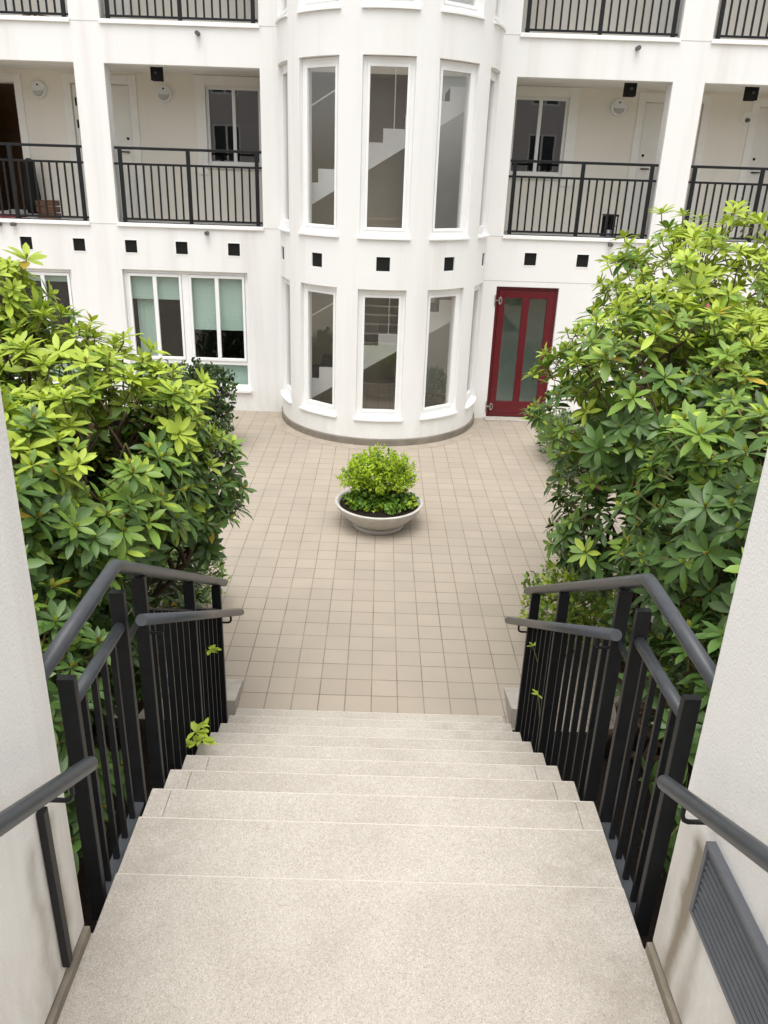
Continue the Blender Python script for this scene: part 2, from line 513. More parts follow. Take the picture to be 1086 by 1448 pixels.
# handrails on the wing walls
def wall_rail(s, p_end, p_mid, label):
    d = Vector(p_end) - Vector(p_mid)
    far = Vector(p_end) - d * (4.6 / d.length)
    root = thing('wall_handrail', label, 'handrail', p_end, 'grey tube handrails on the landing walls')
    b = MB()
    e = Vector(p_end)
    u = d.normalized()
    r = .0245
    path = [far - e, Vector((0, 0, 0)) - u * .012]
    b.tube(path, r, 20, caps=False)
    # rounded end
    b.tube([Vector((0, 0, 0)) - u * .012, Vector((0, 0, 0)) - u * .004], r, 20, caps=False, r1=r * .93)
    b.tube([-u * .004, u * .003], r * .93, 20, r1=r * .72)
    b.build('rail_tube', M['rail'], root, smooth=True)
    wallx = (-.966 if s < 0 else 1.031) - e.x
    for t in (.17, 1.2, 2.4):
        c = -u * t
        k = MB()
        k.tube([c + Vector((0, 0, -.015)), c + Vector((0, 0, -.062)), c + Vector((s * .006, -.004, -.076)), c + Vector((s * .018, -.006, -.080)),
                Vector((wallx - s * .012, c.y - .006, c.z - .080)), Vector((wallx + s * .004, c.y - .006, c.z - .080))], .0075, 10)
        k.tube([Vector((wallx - s * .008, c.y - .006, c.z - .080)), Vector((wallx + s * .003, c.y - .006, c.z - .080))], .019, 16)
        k.build('bracket', M['steel'], root, smooth=False)
    return root
wall_rail(-1, (-.852, 1.870, 2.184), (-.852, 1.355, 2.470), 'grey tube handrail on the wall with the black steel strip')
wall_rail(1, (.925, 1.850, 2.195), (.925, 1.302, 2.490), 'grey tube handrail above the louvre grille')
b = MB().box(-.012, .012, -.016, .016, 0, .655)
o = b.build('steel_strip', M['steel'], bevel=.003); o.location = (-.952, 1.725, 1.482)
tag(o, 'narrow black steel strip standing upright against the white wall below handrail', 'steel strip')

# ------------------------------------------------------------------ stair railings
def stair_railing(s, xc, ys, hz, label):
    root = thing('stair_railing', label, 'railing', (xc, ys[0], 0), 'black steel railings beside the stairs')
    ox, oy = xc, ys[0]
    y1, y2, y3, y4, y5 = ys
    W, TH = .058, .030
    kink = y2 + .005
    slope = -.606
    u = hz - 2.472
    def hrail(y): return hz if y < kink else hz + slope * (y - kink)
    def post(y, z0, z1, cap=True):
        b = MB().box(-W / 2, W / 2, y - oy - TH / 2, y - oy + TH / 2, z0, z1)
        return b.build('post', M['steel'], root, bevel=.003)
    post(y1, 1.225 + u, 2.340 + u * .4); post(y2, 1.265 + u, 2.362 + u * .4)
    for y, zb in ((y3, 1.10), (y4, .66), (y5, .29)):
        zt = hrail(y) - .034
        post(y, zb, zt)
        MB().tube([(0, y - oy, zt - .004), (0, y - oy, zt + .02)], .011, 10).build('pin', M['steel'], root)
    # handrail tube
    b = MB()
    ye = y5 + .235
    b.tube([(0, 1.86 - oy, hz), (0, kink - oy - .03, hz), (0, kink - oy + .004, hz - .003), (0, kink + .035 - oy, hrail(kink + .035)), (0, ye - oy, hrail(ye))], .0275, 20)
    b.build('handrail', M['rail'], root, smooth=True).data.polygons[-1].use_smooth = False
    # level tube between the two landing posts and the flat bar at their feet
    MB().tube([(0, y1 + TH / 2 - oy, 2.226 + u), (0, y2 - TH / 2 - oy, 2.205 + u)], .024, 16).build('mid_rail', M['rail'], root, smooth=True)
    MB().box(-.024, .024, y1 + TH / 2 - oy, y2 - TH / 2 - oy, 1.290, 1.304).build('bottom_rail', M['rail'], root, bevel=.002)
    nb = 4
    for i in range(nb):
        y = y1 + (y2 - y1) * (i + 1) / (nb + 1)
        MB().box(-.011, .011, y - oy - .008, y - oy + .008, 1.304, 2.21 + u).build('baluster', M['steel'], root)
    # sloping panel
    def zb(y): return 1.125 + slope * (y - y3)
    def zt(y): return 2.115 + slope * (y - y3)
    for (ya, yb, k) in ((y3, y4, 6), (y4, y5, 5)):
        for nm, zf, hw, hh in (('bottom_rail', zb, .021, .007), ('top_bar', zt, .020, .006)):
            a, c = ya + TH / 2 - oy, yb - TH / 2 - oy
            za, zc = zf(ya), zf(yb)
            MB().hexa([(-hw, a, za - hh), (hw, a, za - hh), (hw, c, zc - hh), (-hw, c, zc - hh)],
                      [(-hw, a, za + hh), (hw, a, za + hh), (hw, c, zc + hh), (-hw, c, zc + hh)]).build(nm, M['steel'], root)
        for i in range(k):
            y = ya + (yb - ya) * (i + 1) / (k + 1)
            MB().box(-.015, .015, y - oy - .006, y - oy + .006, zb(y), zt(y)).build('baluster', M['steel'], root)
    MB().box(-.010, .010, y2 + TH / 2 - oy, y3 - TH / 2 - oy, 2.085, 2.105).build('tie_bar', M['steel'], root)
    # short grab rail inside
    gx_ = -s * .083
    gs = -.600
    ga, gb = (2.617, 4.655) if s < 0 else (2.595, 4.655)
    za = 2.229 if s < 0 else 2.240
    a = (gx_, ga - oy, za); c = (gx_, gb - oy, za + gs * (gb - ga))
    gr = MB().tube([a, c], .0245, 20).build('grab_rail', M['rail'], root, smooth=True)
    gr.data.polygons[-1].use_smooth = False; gr.data.polygons[-2].use_smooth = False
    def bracket(y):
        z = za + gs * (y - ga)
        zz = z - .072
        return MB().tube([(gx_, y - oy, z - .018), (gx_, y - oy, zz + .014), (gx_ * .92, y - oy - .003, zz + .004), (gx_ * .8, y - oy - .004, zz), (0, y - oy - .006, zz)], .007, 10).build('bracket', M['steel'], gr)
    bracket(y5 + .012)
    bracket(y3 + .012)
    return root
stair_railing(-1, -.995, (2.090, 2.610, 2.870, 3.655, 4.300), 2.472, 'black steel stair railing with bright green shoots growing at its foot')
stair_railing(1, 1.066, (2.068, 2.572, 2.795, 3.662, 4.290), 2.502, 'black steel stair railing on the red door and louvre grille side')

# ------------------------------------------------------------------ apartment building
F1 = 2.66                       # storey height
BX = [(-6.70, -4.48), (-4.045, -1.833), (1.836, 4.058), (4.515, 6.72)]
GY = D + 1.4                    # back wall of the galleries
bld = thing('apartment_building', 'white rendered apartment building with open galleries and a red door', 'building', (FBX, D, FBZ))
bld.scale = (FAX, 1, FAZ)
def bpart(mb_, name, mat, parent=None, **kw):
    return mb_.build(name, mat, parent or bld, **kw)
def rel(pts): return [(x, y - D, z) for x, y, z in pts]

HOLES = []
for lvl in range(2):
    for a, c in BX: HOLES.append((a, c, 2.930 + F1 * lvl + (0.012 if lvl else 0), 5.057 + F1 * lvl))
HOLES.append((-4.052, -2.100, .385, 2.238))          # blinds window
HOLES.append((-6.80, -4.85, .385, 2.205))            # next ground-floor window
HOLES.append((1.803, 2.781, .03, 2.160))             # red door
VX = [-5.49, -4.676, -3.877, -3.098, -2.293, 2.282, 3.090, 3.865, 4.68, 5.49]
for x in VX: HOLES.append((x - .093, x + .093, 2.492, 2.676))
xs_ = sorted({-9, 9, -1.50, 1.50, *[h[0] for h in HOLES], *[h[1] for h in HOLES]})
zs_ = sorted({0, 2.247, 8.6, *[h[2] for h in HOLES], *[h[3] for h in HOLES]})
def inhole(x, z):
    if -1.50 < x < 1.50: return True
    return any(a < x < b and c < z < d for a, b, c, d in HOLES)
WT = .26
bpart(cells(xs_, zs_, inhole, lambda u, v, d: (u, d, v), 0, WT), 'wall', M['white'], bevel=.006)
JM = simple('joint_grey', (.50, .49, .47), .8)
for (x0, x1, z) in ((1.57, 9, 2.249), (-4.47, -4.07, 2.905), (-1.82, -1.565, 2.905), (1.565, 1.83, 2.905), (4.07, 4.50, 2.905), (-4.47, -4.07, 5.575), (-1.82, -1.565, 5.575), (1.565, 1.83, 5.575), (4.07, 4.5, 5.575)):
    bpart(MB().box(x0, x1, -.0025, .02, z - .004, z + .004), 'render_joint', JM)
# vent boxes
def vent(mbx=None):
    b = MB(); w = .093; t = .008
    return b
for x in VX:
    b = MB()
    w, zc = .092, 2.584
    b.box(x - w, x + w, .022, .035, zc - w, zc + w)
    bpart(b, 'vent', M['dark'])
    f = MB(); t = .014
    for q in ((x - w - t, x + w + t, zc + w, zc + w + t), (x - w - t, x + w + t, zc - w - t, zc - w), (x - w - t, x - w, zc - w, zc + w), (x + w, x + w + t, zc - w, zc + w)):
        f.box(q[0], q[1], -.005, .03, q[2], q[3])
    f.build('vent_rim', M['trim'], bld.children[-1])
# sills and galleries
for lvl in range(2):
    dz = F1 * lvl + (.012 if lvl else 0)
    for a, c in BX:
        b = MB().box(a - .012, c + .012, -.032, .30, 2.874 + dz, 2.930 + dz)
        bpart(b, 'sill', M['trim'], bevel=.005)
    for a, c in ((-9, -1.62), (1.62, 9)):
        b = MB().box(a, c, WT, 1.40, 2.72 + dz, 2.935 + dz - .03)
        bpart(b, 'gallery_floor', M['floor'])
        b = MB().box(a, c, WT, 1.40, 5.085 + dz, 5.20 + dz)
        bpart(b, 'gallery_ceiling', M['soffit'])
    dq = dz + .028
    # back wall with window and door openings
    gh = []
    for s in (-1, 1):
        w0, w1 = sorted((s * 2.025, s * 2.905)); gh.append((w0, w1, 3.765 + dq, 4.895 + dq))
        d0, d1 = sorted((s * 4.125, s * 5.045)); gh.append((d0, d1, 2.92 + dz, 4.880 + dq))
        d0, d1 = sorted((s * 5.945, s * 6.86)); gh.append((d0, d1, 2.92 + dz, 4.860 + dq))
    for s in (-1, 1):
        e0, e1 = sorted((s * 1.62, s * 9))
        gx_ = sorted({e0, e1, *[q for h in gh for q in h[:2] if e0 < q < e1]})
        gz_ = sorted({2.90 + dz, 5.09 + dz, *[q for h in gh for q in h[2:]]})
        bpart(cells(gx_, gz_, lambda u, v: any(a < u < b and c < v < d for a, b, c, d in gh), lambda u, v, d: (u, d, v), 1.40, 1.62), 'gallery_wall', M['gallery'])
    for s in (-1, 1):
        # window: architrave, frame, panes
        def sb(b, x0, x1, *q):
            x0, x1 = sorted((s * x0, s * x1)); b.box(x0, x1, *q)
        t = MB()
        sb(t, 2.905, 3.065, 1.375, 1.398, 3.60 + dq, 5.050 + dq)
        sb(t, 1.90, 2.905, 1.375, 1.398, 4.915 + dq, 5.050 + dq)
        sb(t, 1.90, 2.97, 1.345, 1.398, 3.70 + dq, 3.748 + dq)
        bpart(t, 'architrave', M['soffit'], bevel=.004)
        f = MB()
        sb(f, 2.86, 2.905, 1.43, 1.48, 3.765 + dq, 4.895 + dq); sb(f, 2.025, 2.07, 1.43, 1.48, 3.765 + dq, 4.895 + dq)
        sb(f, 2.435, 2.49, 1.43, 1.478, 3.81 + dq, 4.86 + dq)
        sb(f, 2.07, 2.86, 1.43, 1.479, 3.765 + dq, 3.81 + dq); sb(f, 2.07, 2.86, 1.43, 1.479, 4.86 + dq, 4.895 + dq)
        fo = bpart(f, 'window', M['trim'], bevel=.003)
        for q0, q1 in ((2.07, 2.435), (2.49, 2.86)):
            g_ = MB(); x0, x1 = sorted((s * q0, s * q1))
            g_.add([(x0, 1.455, 3.81 + dq), (x1, 1.455, 3.81 + dq), (x1, 1.455, 4.86 + dq), (x0, 1.455, 4.86 + dq)], [(0, 1, 2, 3)])
            g_.build('pane', M['glassdark'], fo)
        # doors with architraves
        for d0, d1, top in ((4.125, 5.045, 4.88), (5.945, 6.86, 4.86)):
            t = MB()
            sb(t, d0 - .125, d0 - .004, 1.378, 1.3985, 2.906 + dz, top + .135 + dq); sb(t, d1 + .004, d1 + .125, 1.378, 1.3985, 2.906 + dz, top + .135 + dq)
            sb(t, d0 - .004, d1 + .004, 1.378, 1.3985, top + .004 + dq, top + .135 + dq)
            bpart(t, 'architrave', M['soffit'], bevel=.004)
            if s < 0 and d0 > 5 and lvl == 0:
                # door standing open into a brown hall
                t = MB()
                x0, x1 = -d1, -d0
                t.box(x0 - .3, x1 + .02, 3.2, 3.24, 2.9, 5.1); t.box(x0 - .3, x0 - .26, 1.63, 3.2, 2.9, 5.1); t.box(x1 - .005, x1 + .015, 1.63, 3.2, 2.9, 5.1)
                bpart(t, 'hall_wall', M['hall'])
                t = MB().box(x0 + .02, x0 + .06, 1.64, 2.5, 2.92, 4.85); bpart(t, 'door', M['wood'], bevel=.004)
                continue
            x0, x1 = sorted((s * (d0 + .006), s * (d1 - .006)))
            t = MB().box(x0, x1, 1.412, 1.452, 2.925 + dz, top - .006 + dq)
            do = bpart(t, 'door', M['doorpaint'], bevel=.004)
            hx = s * (d0 + .075)
            h = MB()
            h.tube([(hx, 1.405, 4.105 + dq), (hx, 1.425, 4.105 + dq)], .022, 12)
            h.tube([(hx, 1.405, 3.96 + dq), (hx, 1.425, 3.96 + dq)], .020, 12)
            h.tube([(hx, 1.42, 3.905 + dq), (hx, 1.375, 3.905 + dq), (hx + s * .012, 1.370, 3.905 + dq), (hx + s * .12, 1.370, 3.905 + dq)], .010, 8)
            h.build('handle', M['dark'], do)
            # dark hinges / letter slots on the far edge
            h = MB()
            for zz in (4.62, 4.30): h.box(s * (d1 - .055) - .012, s * (d1 - .055) + .012, 1.402, 1.413, zz - .06 + dq, zz + .06 + dq)
            h.build('hinge', M['dark'], do)
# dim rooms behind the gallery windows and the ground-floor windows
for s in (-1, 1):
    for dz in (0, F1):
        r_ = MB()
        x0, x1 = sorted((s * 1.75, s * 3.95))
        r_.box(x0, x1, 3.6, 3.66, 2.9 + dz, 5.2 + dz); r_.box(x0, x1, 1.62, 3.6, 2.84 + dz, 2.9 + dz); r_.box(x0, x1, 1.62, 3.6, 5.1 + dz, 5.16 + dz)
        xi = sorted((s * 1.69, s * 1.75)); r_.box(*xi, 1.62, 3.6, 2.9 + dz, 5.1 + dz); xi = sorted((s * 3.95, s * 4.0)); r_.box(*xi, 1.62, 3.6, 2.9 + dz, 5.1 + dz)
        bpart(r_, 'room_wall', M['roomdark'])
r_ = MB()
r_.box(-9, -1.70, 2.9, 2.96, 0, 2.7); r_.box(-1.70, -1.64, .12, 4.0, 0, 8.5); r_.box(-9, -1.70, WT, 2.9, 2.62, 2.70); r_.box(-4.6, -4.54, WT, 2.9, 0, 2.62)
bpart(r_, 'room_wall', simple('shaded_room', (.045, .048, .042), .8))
r_ = MB()
r_.box(1.70, 9, 1.1, 1.16, 0, 2.7); r_.box(1.64, 1.70, .12, 4.0, 0, 8.5); r_.box(1.70, 9, WT, 1.1, 2.62, 2.70); r_.box(3.0, 3.06, WT, 1.1, 0, 2.62)
bpart(r_, 'room_wall', simple('pale_green_room', (.60, .65, .61), .8))
r_ = MB(); r_.box(-9, -1.7, WT, 5, 8.3, 8.6); r_.box(1.7, 9, WT, 5, 8.3, 8.6); r_.box(-1.7, 1.7, 2.2, 5, 8.3, 8.6); bpart(r_, 'roof', M['floor'])  # gap over the stairwell is added to let sky light down to the flights
r_ = MB().box(-9, 9, 4.0, 4.1, 0, 8.3); bpart(r_, 'rear_wall', M['white'])

# ground-floor windows (frames, panes, blinds)
def ground_window(x0, x1, z0, z1, xm, blinds, low=True):
    f = MB(); y0, y1 = .075, .135
    t = .055
    zt = .790
    f.box(x0, x0 + t, y0, y1, z0, z1); f.box(x1 - t, x1, y0, y1, z0, z1)
    f.box(x0 + t, x1 - t, y0, y1 - .002, z1 - t, z1); f.box(x0 + t, x1 - t, y0, y1 - .002, z0, z0 + t)
    f.box(x0 + t, x1 - t, y0, y1 - .003, zt - .02, zt + .04)
    f.box(xm - .055, xm + .055, y0 - .006, y1 - .004, z0 + t, z1 - t)
    fo = bpart(f, 'window', M['trim'], bevel=.005)
    bpart(MB().box(x0 - .015, x1 + .015, -.055, .10, z0 - .045, z0 - .001), 'sill', M['trim'], bevel=.005)
    for side, (a, c) in enumerate(((x0 + t, xm - .055), (xm + .055, x1 - t))):
        s_ = MB(); k = .042; ya, yb = y0 - .02, y0 + .035
        za, zc = zt + .045, z1 - t - .004
        s_.box(a + .004, a + k, ya, yb, za, zc); s_.box(c - k, c - .004, ya, yb, za, zc)
        s_.box(a + k, c - k, ya, yb - .002, za, za + k); s_.box(a + k, c - k, ya, yb - .002, zc - k, zc)
        mid = (a + c) / 2
        s_.box(mid - .03, mid + .03, ya, yb - .003, za + k, zc - k)
        so = s_.build('sash', M['trim'], fo, bevel=.004)
        for p0, p1 in ((a + k, mid - .03), (mid + .03, c - k)):
            MB().add([(p0, .09, za + k), (p1, .09, za + k), (p1, .09, zc - k), (p0, .09, zc - k)], [(0, 1, 2, 3)]).build('pane', M['glassgreen'], fo)
        MB().add([(a, .10, z0 + t), (c, .10, z0 + t), (c, .10, zt - .02), (a, .10, zt - .02)], [(0, 1, 2, 3)]).build('pane', M['glassgreen'], fo)
        bz = blinds[side]
        MB().box(a + .01, c - .01, .165, .175, bz, z1 - .02).build('blind', M['blind'], fo)
        if low: MB().box(a, c, .165, .175, z0 + .02, zt - .03).build('blind', M['blind'], fo)
ground_window(-4.052, -2.100, .385, 2.238, -3.095, (1.775, 1.315))
ground_window(-6.80, -4.85, .385, 2.205, -5.82, (1.95, 2.0))
# pale curtain strip inside the first light
b = MB(); n = 14
vs = []
for i in range(n + 1):
    x = -3.93 + .30 * i / n; y = .26 + .012 * math.sin(i * 1.9)
    vs += [(x, y, .45), (x + .05 * 0, y, 1.80)]
b.add(vs, [(2 * i, 2 * i + 2, 2 * i + 3, 2 * i + 1) for i in range(n)])
bpart(b, 'curtain', M['blind'], smooth=True)

# red door
dx0, dx1 = 1.803, 2.781
f = MB()
f.box(dx0 + .001, dx0 + .05, .05, .12, .03, 2.159); f.box(dx1 - .05, dx1 - .001, .05, .12, .03, 2.159); f.box(dx0 + .05, dx1 - .05, .05, .118, 2.10, 2.159)
fo = bpart(f, 'door_frame', M['red'], bevel=.004)
d_ = MB(); y0, y1 = .035, .085
x0, x1 = dx0 + .052, dx1 - .052
d_.box(x0, 1.957, y0, y1, .065, 2.097); d_.box(2.622, x1, y0, y1, .065, 2.097)
d_.box(2.235, 2.343, y0, y1 - .002, .315, 1.985)
d_.box(1.957, 2.622, y0, y1 - .001, .065, .315); d_.box(1.957, 2.622, y0, y1 - .001, 1.985, 2.097)
d_.box(x0 + .06, x1 - .06, y0 - .008, y0, .135, .150)
do = bpart(d_, 'door', M['red'], bevel=.005)
do['label'] = 'dark red glazed door with two tall panes'
for a, c in ((1.957, 2.235), (2.343, 2.622)):
    MB().add([(a, .06, .315), (c, .06, .315), (c, .06, 1.985), (a, .06, 1.985)], [(0, 1, 2, 3)]).build('pane', M['glassgreen'], do)
for z in (1.945, .225):
    h = MB()
    h.tube([(1.865, .02, z - .05), (1.865, .02, z + .05)], .012, 10)
    h.box(1.80, 1.862, .018, .026, z - .012, z + .012)
    h.box(1.785, 1.80, -.012, -.001, z - .09, z + .09)
    hoop = [(1.868 + .035 * math.sin(a), .012, z + .055 * math.cos(a)) for a in np.linspace(0, PI, 9)]
    h.tube(hoop, .008, 8)
    h.build('hinge', M['metal'], do)
bpart(MB().box(dx0 - .03, dx1 + .02, -.16, .14, .0, .050), 'doorstep', M['kerb'], bevel=.005)
# drain spouts
for x, z in ((-2.69, 2.815), (3.474, 2.838), (-2.681, 5.457), (3.481, 5.458), (-5.63, 2.855), (-5.85, 2.85), (5.63, 2.85)):
    b = MB()
    b.tube([(x, -.10, z), (x, .02, z)], .030, 16, caps=False); b.tube([(x, .02, z), (x, -.098, z)], .022, 16, caps=True)
    b.tube([(x, -.10, z), (x, -.101, z)], .030, 16, r1=.022, caps=False)
    bpart(b, 'drain_spout', simple('spout_metal', (.10, .10, .10), .5))

# ------------------------------------------------------------------ stair tower
tw = thing('stair_tower', 'round white stair tower with tall narrow windows projecting from the building', 'stair tower', (TC[0], TC[1], -.022))
tw.scale = (TS, TS, 1.054)
AZ = [R(a) for a in (-72, -36, 0, 36, 72)]
def tpos(az, r, z): return (r * math.sin(az), -r * math.cos(az), z)
HW = R(12.35)
STO = [(.430, 2.268), (2.955, 5.095), (5.615, 7.755)]
VH = R(3.4)
us = [R(-90), R(90)]
for a in AZ: us += [a - HW, a + HW, a - VH, a + VH]
us += [R(q) for q in np.arange(-88, 89, 2.5)]
us = sorted(us); us = [u for i, u in enumerate(us) if i == 0 or u - us[i - 1] > 1e-4]
# keep exact opening edges: drop fillers that crowd them
keys = [R(-90), R(90)] + [a + q for a in AZ for q in (-HW, HW, -VH, VH)]
us = [u for u in us if any(abs(u - k) < 1e-9 for k in keys) or all(abs(u - k) > R(.9) for k in keys)]
zz = sorted({.10, 8.6, *[q for s_ in STO for q in s_], 2.515, 2.700})
def thole(u, v):
    for a in AZ:
        if abs(u - a) < HW and any(z0 < v < z1 for z0, z1 in STO): return True
        if abs(u - a) < VH and 2.515 < v < 2.700: return True
    return False
tb = cells(us, zz, thole, lambda u, v, d: tpos(u, TR - d, v), 0, .20)
to = tb.build('wall', M['white'], tw, bevel=0)
import bmesh
bm = bmesh.new(); bm.from_mesh(to.data); bmesh.ops.recalc_face_normals(bm, faces=bm.faces); bm.to_mesh(to.data); bm.free()
to.data.polygons.foreach_set('use_smooth', [True] * len(to.data.polygons))
to.data.set_sharp_from_angle(angle=R(35)) if hasattr(to.data, 'set_sharp_from_angle') else None
b = MB(); prof = [(TR + .022, -.02), (TR + .022, .115), (TR + .015, .128), (TR - .01, .130)]
n = 72
vs = [tpos(R(-92) + R(184) * j / n, r, z) for r, z in prof for j in range(n + 1)]
b.add(vs, [(i * (n + 1) + j, i * (n + 1) + j + 1, (i + 1) * (n + 1) + j + 1, (i + 1) * (n + 1) + j) for i in range(len(prof) - 1) for j in range(n)])
b.build('base_ring', M['ring'], tw, smooth=False)
# tower vents
for a in AZ:
    b = MB()
    q = [tpos(a - VH, TR - .018, 2.515), tpos(a + VH, TR - .018, 2.515), tpos(a + VH, TR - .018, 2.70), tpos(a - VH, TR - .018, 2.70)]
    b.add(q, [(0, 1, 2, 3)]); b.build('vent', M['dark'], tw)
# tower windows: flat frame set back in the curved opening
def tower_window(a, z0, z1):
    r0 = TR * math.cos(HW) - .055
    hw = TR * math.sin(HW) * .985 - .006
    ca, sa = math.cos(a), math.sin(a)
    def P(x, d, z):           # local: x along the chord, d outwards
        return (x * ca + (r0 + d) * sa, x * sa - (r0 + d) * ca, z)
    def bx(b, x0, x1, d0, d1, za, zb):
        vs = [P(x, d, z) for z in (za, zb) for d in (d0, d1) for x in (x0, x1)]
        b.add(vs, [(0, 1, 3, 2), (4, 6, 7, 5), (0, 4, 5, 1), (2, 3, 7, 6), (0, 2, 6, 4), (1, 5, 7, 3)])
    f = MB(); t = .052
    bx(f, -hw, -hw + t, -.05, .0, z0 + .004, z1 - .004); bx(f, hw - t, hw, -.05, .0, z0 + .004, z1 - .004)
    bx(f, -hw + t, hw - t, -.05, -.002, z1 - .03 - t, z1 - .004); bx(f, -hw + t, hw - t, -.05, -.002, z0 + .004, z0 + .028 + t)
    # sash
    k = .036; xa = hw - t; za, zb = z0 + .028 + t, z1 - .03 - t
    bx(f, -xa, -xa + k, -.04, .012, za, zb); bx(f, xa - k, xa, -.04, .012, za, zb)
    bx(f, -xa + k, xa - k, -.04, .010, za, za + k); bx(f, -xa + k, xa - k, -.04, .010, zb - k, zb)
    w = f.build('window', M['trim'], tw, bevel=.004)
    p = MB(); p.add([P(-xa + k, -.02, za + k), P(xa - k, -.02, za + k), P(xa - k, -.02, zb - k), P(-xa + k, -.02, zb - k)], [(0, 1, 2, 3)])
    p.build('pane', M['glass'], w)
    s_ = MB(); n_ = 10; hs = HW * 1.06
    outer = [tpos(a - hs + 2 * hs * i / n_, TR + .032, 0)[:2] for i in range(n_ + 1)]
    inner = [tpos(a - hs + 2 * hs * i / n_, TR - .070, 0)[:2] for i in range(n_ + 1)]
    zt_o, zt_i, zb_ = z0 - .004, z0 + .010, z0 - .027
    vs = [(*q, zt_o) for q in outer] + [(*q, zt_i) for q in inner] + [(*q, zb_) for q in outer] + [(*q, zb_) for q in inner]
    m_ = n_ + 1; fs = []
    for i in range(n_):
        fs += [(i, i + 1, m_ + i + 1, m_ + i), (2 * m_ + i + 1, 2 * m_ + i, 3 * m_ + i, 3 * m_ + i + 1), (i + 1, i, 2 * m_ + i, 2 * m_ + i + 1), (m_ + i, m_ + i + 1, 3 * m_ + i + 1, 3 * m_ + i)]
    fs += [(0, m_, 3 * m_, 2 * m_), (n_, 2 * m_ + n_, 3 * m_ + n_, m_ + n_)]
    s_.add(vs, fs); s_.build('sill', M['trim'], w, fix=True)
for z0, z1 in STO:
    for a in AZ: tower_window(a, z0, z1)
# inside of the tower: floors, back wall, flights with white stringers
oy = TC[1]
def ty(y): return y - oy
b = MB(); b.box(-1.62, 1.62, 2.0, 2.1, 0, 8.5)
b.build('stairwell_wall', M['towerin'], tw)
b = MB(); b.box(.35, 1.62, 1.40, 1.46, 0, 8.5); b.build('stairwell_wall', M['towergrey'], tw)
for z in (2.70, 5.36):
    b = MB(); n = 24
    arc = [tpos(R(-88) + R(176) * i / n, TR - .215, 0)[:2] for i in range(n + 1)]
    poly = arc + [(1.6, .15), (-1.6, .15)]
    m_ = len(poly)
    # landing slab behind the flights only
    b.box(-1.6, 1.6, 1.35, 2.0, z - .16, z)
    b.build('landing_floor', M['towerin'], tw)
b = MB(); b.box(-1.62, 1.62, 1.2, 2.1, 8.2, 8.3); b.build('stairwell_ceiling', M['towerin'], tw)
b = MB()                     # bars of an added rooflight; well left open to brighten the stairs inside
for x in (-1.0, -.35, .35, 1.0): b.box(x - .02, x + .02, -1.45, 1.2, 8.56, 8.62)
b.build('added_rooflight_bar', M['trim'], tw)
b = MB().box(-1.45, 1.45, -.30, 2.0, -.01, .006); b.build('stairwell_floor', simple('stairwell_tiles', (.30, .26, .21), .6), tw)
b = MB(); b.box(-1.60, -1.50, .22, 2.0, 0, 8.3); b.box(1.50, 1.60, .22, 2.0, 0, 8.3); b.build('stairwell_wall', M['towergrey'], tw)
def flight(xr, zt, rise, tread, k0, k1, thick, y0, y1):
    """xr: x of a riser, zt: tread level right of that riser."""
    top = []
    for k in range(k0, k1):
        x = xr + tread * k
        top += [(x, zt + rise * (k - 1)), (x, zt + rise * k)]
    xe = xr + tread * k1
    top += [(xe, zt + rise * (k1 - 1))]
    sl = rise / tread
    lo = [(xe, zt + rise * (k1 - 1) - thick), (top[0][0] - .001, zt + rise * (k0 - 1) - thick)]
    poly = top + lo
    st_ = MB(); st_.prism_y(poly, y0, y0 + .06)
    root = st_.build('stair_flight', M['trim'], tw, fix=True)
    tr_ = MB()
    for k in range(k0, k1):
        x = xr + tread * k
        tr_.box(x - .001, x + tread + .02, y0 + .06, y1, zt + rise * k - .05, zt + rise * k - .002)
        tr_.box(x - .001, x + .02, y0 + .06, y1, zt + rise * (k - 1), zt + rise * k - .05)
    tr_.build('treads', M['lino'], root)
    so = MB()
    so.add([(lo[1][0], y0 + .06, lo[1][1] + .02), (lo[0][0], y0 + .06, lo[0][1] + .02), (lo[0][0], y1, lo[0][1] + .02), (lo[1][0], y1, lo[1][1] + .02)], [(0, 1, 2, 3)])
    so.build('underside', M['towerin'], root)
    h = MB()
    a = (xr + tread * k0, y0 + .03, zt + rise * k0 + .85); c = (xr + tread * k1, y0 + .03, zt + rise * k1 + .85)
    h.tube([a, c], .011, 10)
    for k in range(k0, k1, 2):
        x = xr + tread * (k + .5); h.tube([(x, y0 + .03, zt + rise * k - .05), (x, y0 + .03, zt + rise * (k + .5) + .85)], .006, 8)
    h.build('banister', M['soffit'], root)
    return root
flight(-.920, .960, .178, .2955, -1, 7, .24, ty(12.10), ty(13.05))
flight(-.940, 3.778, .179, .295, -1, 7, .24, ty(12.10), ty(13.05))
flight(-.940, 6.44, .179, .295, -1, 7, .24, ty(12.10), ty(13.05))

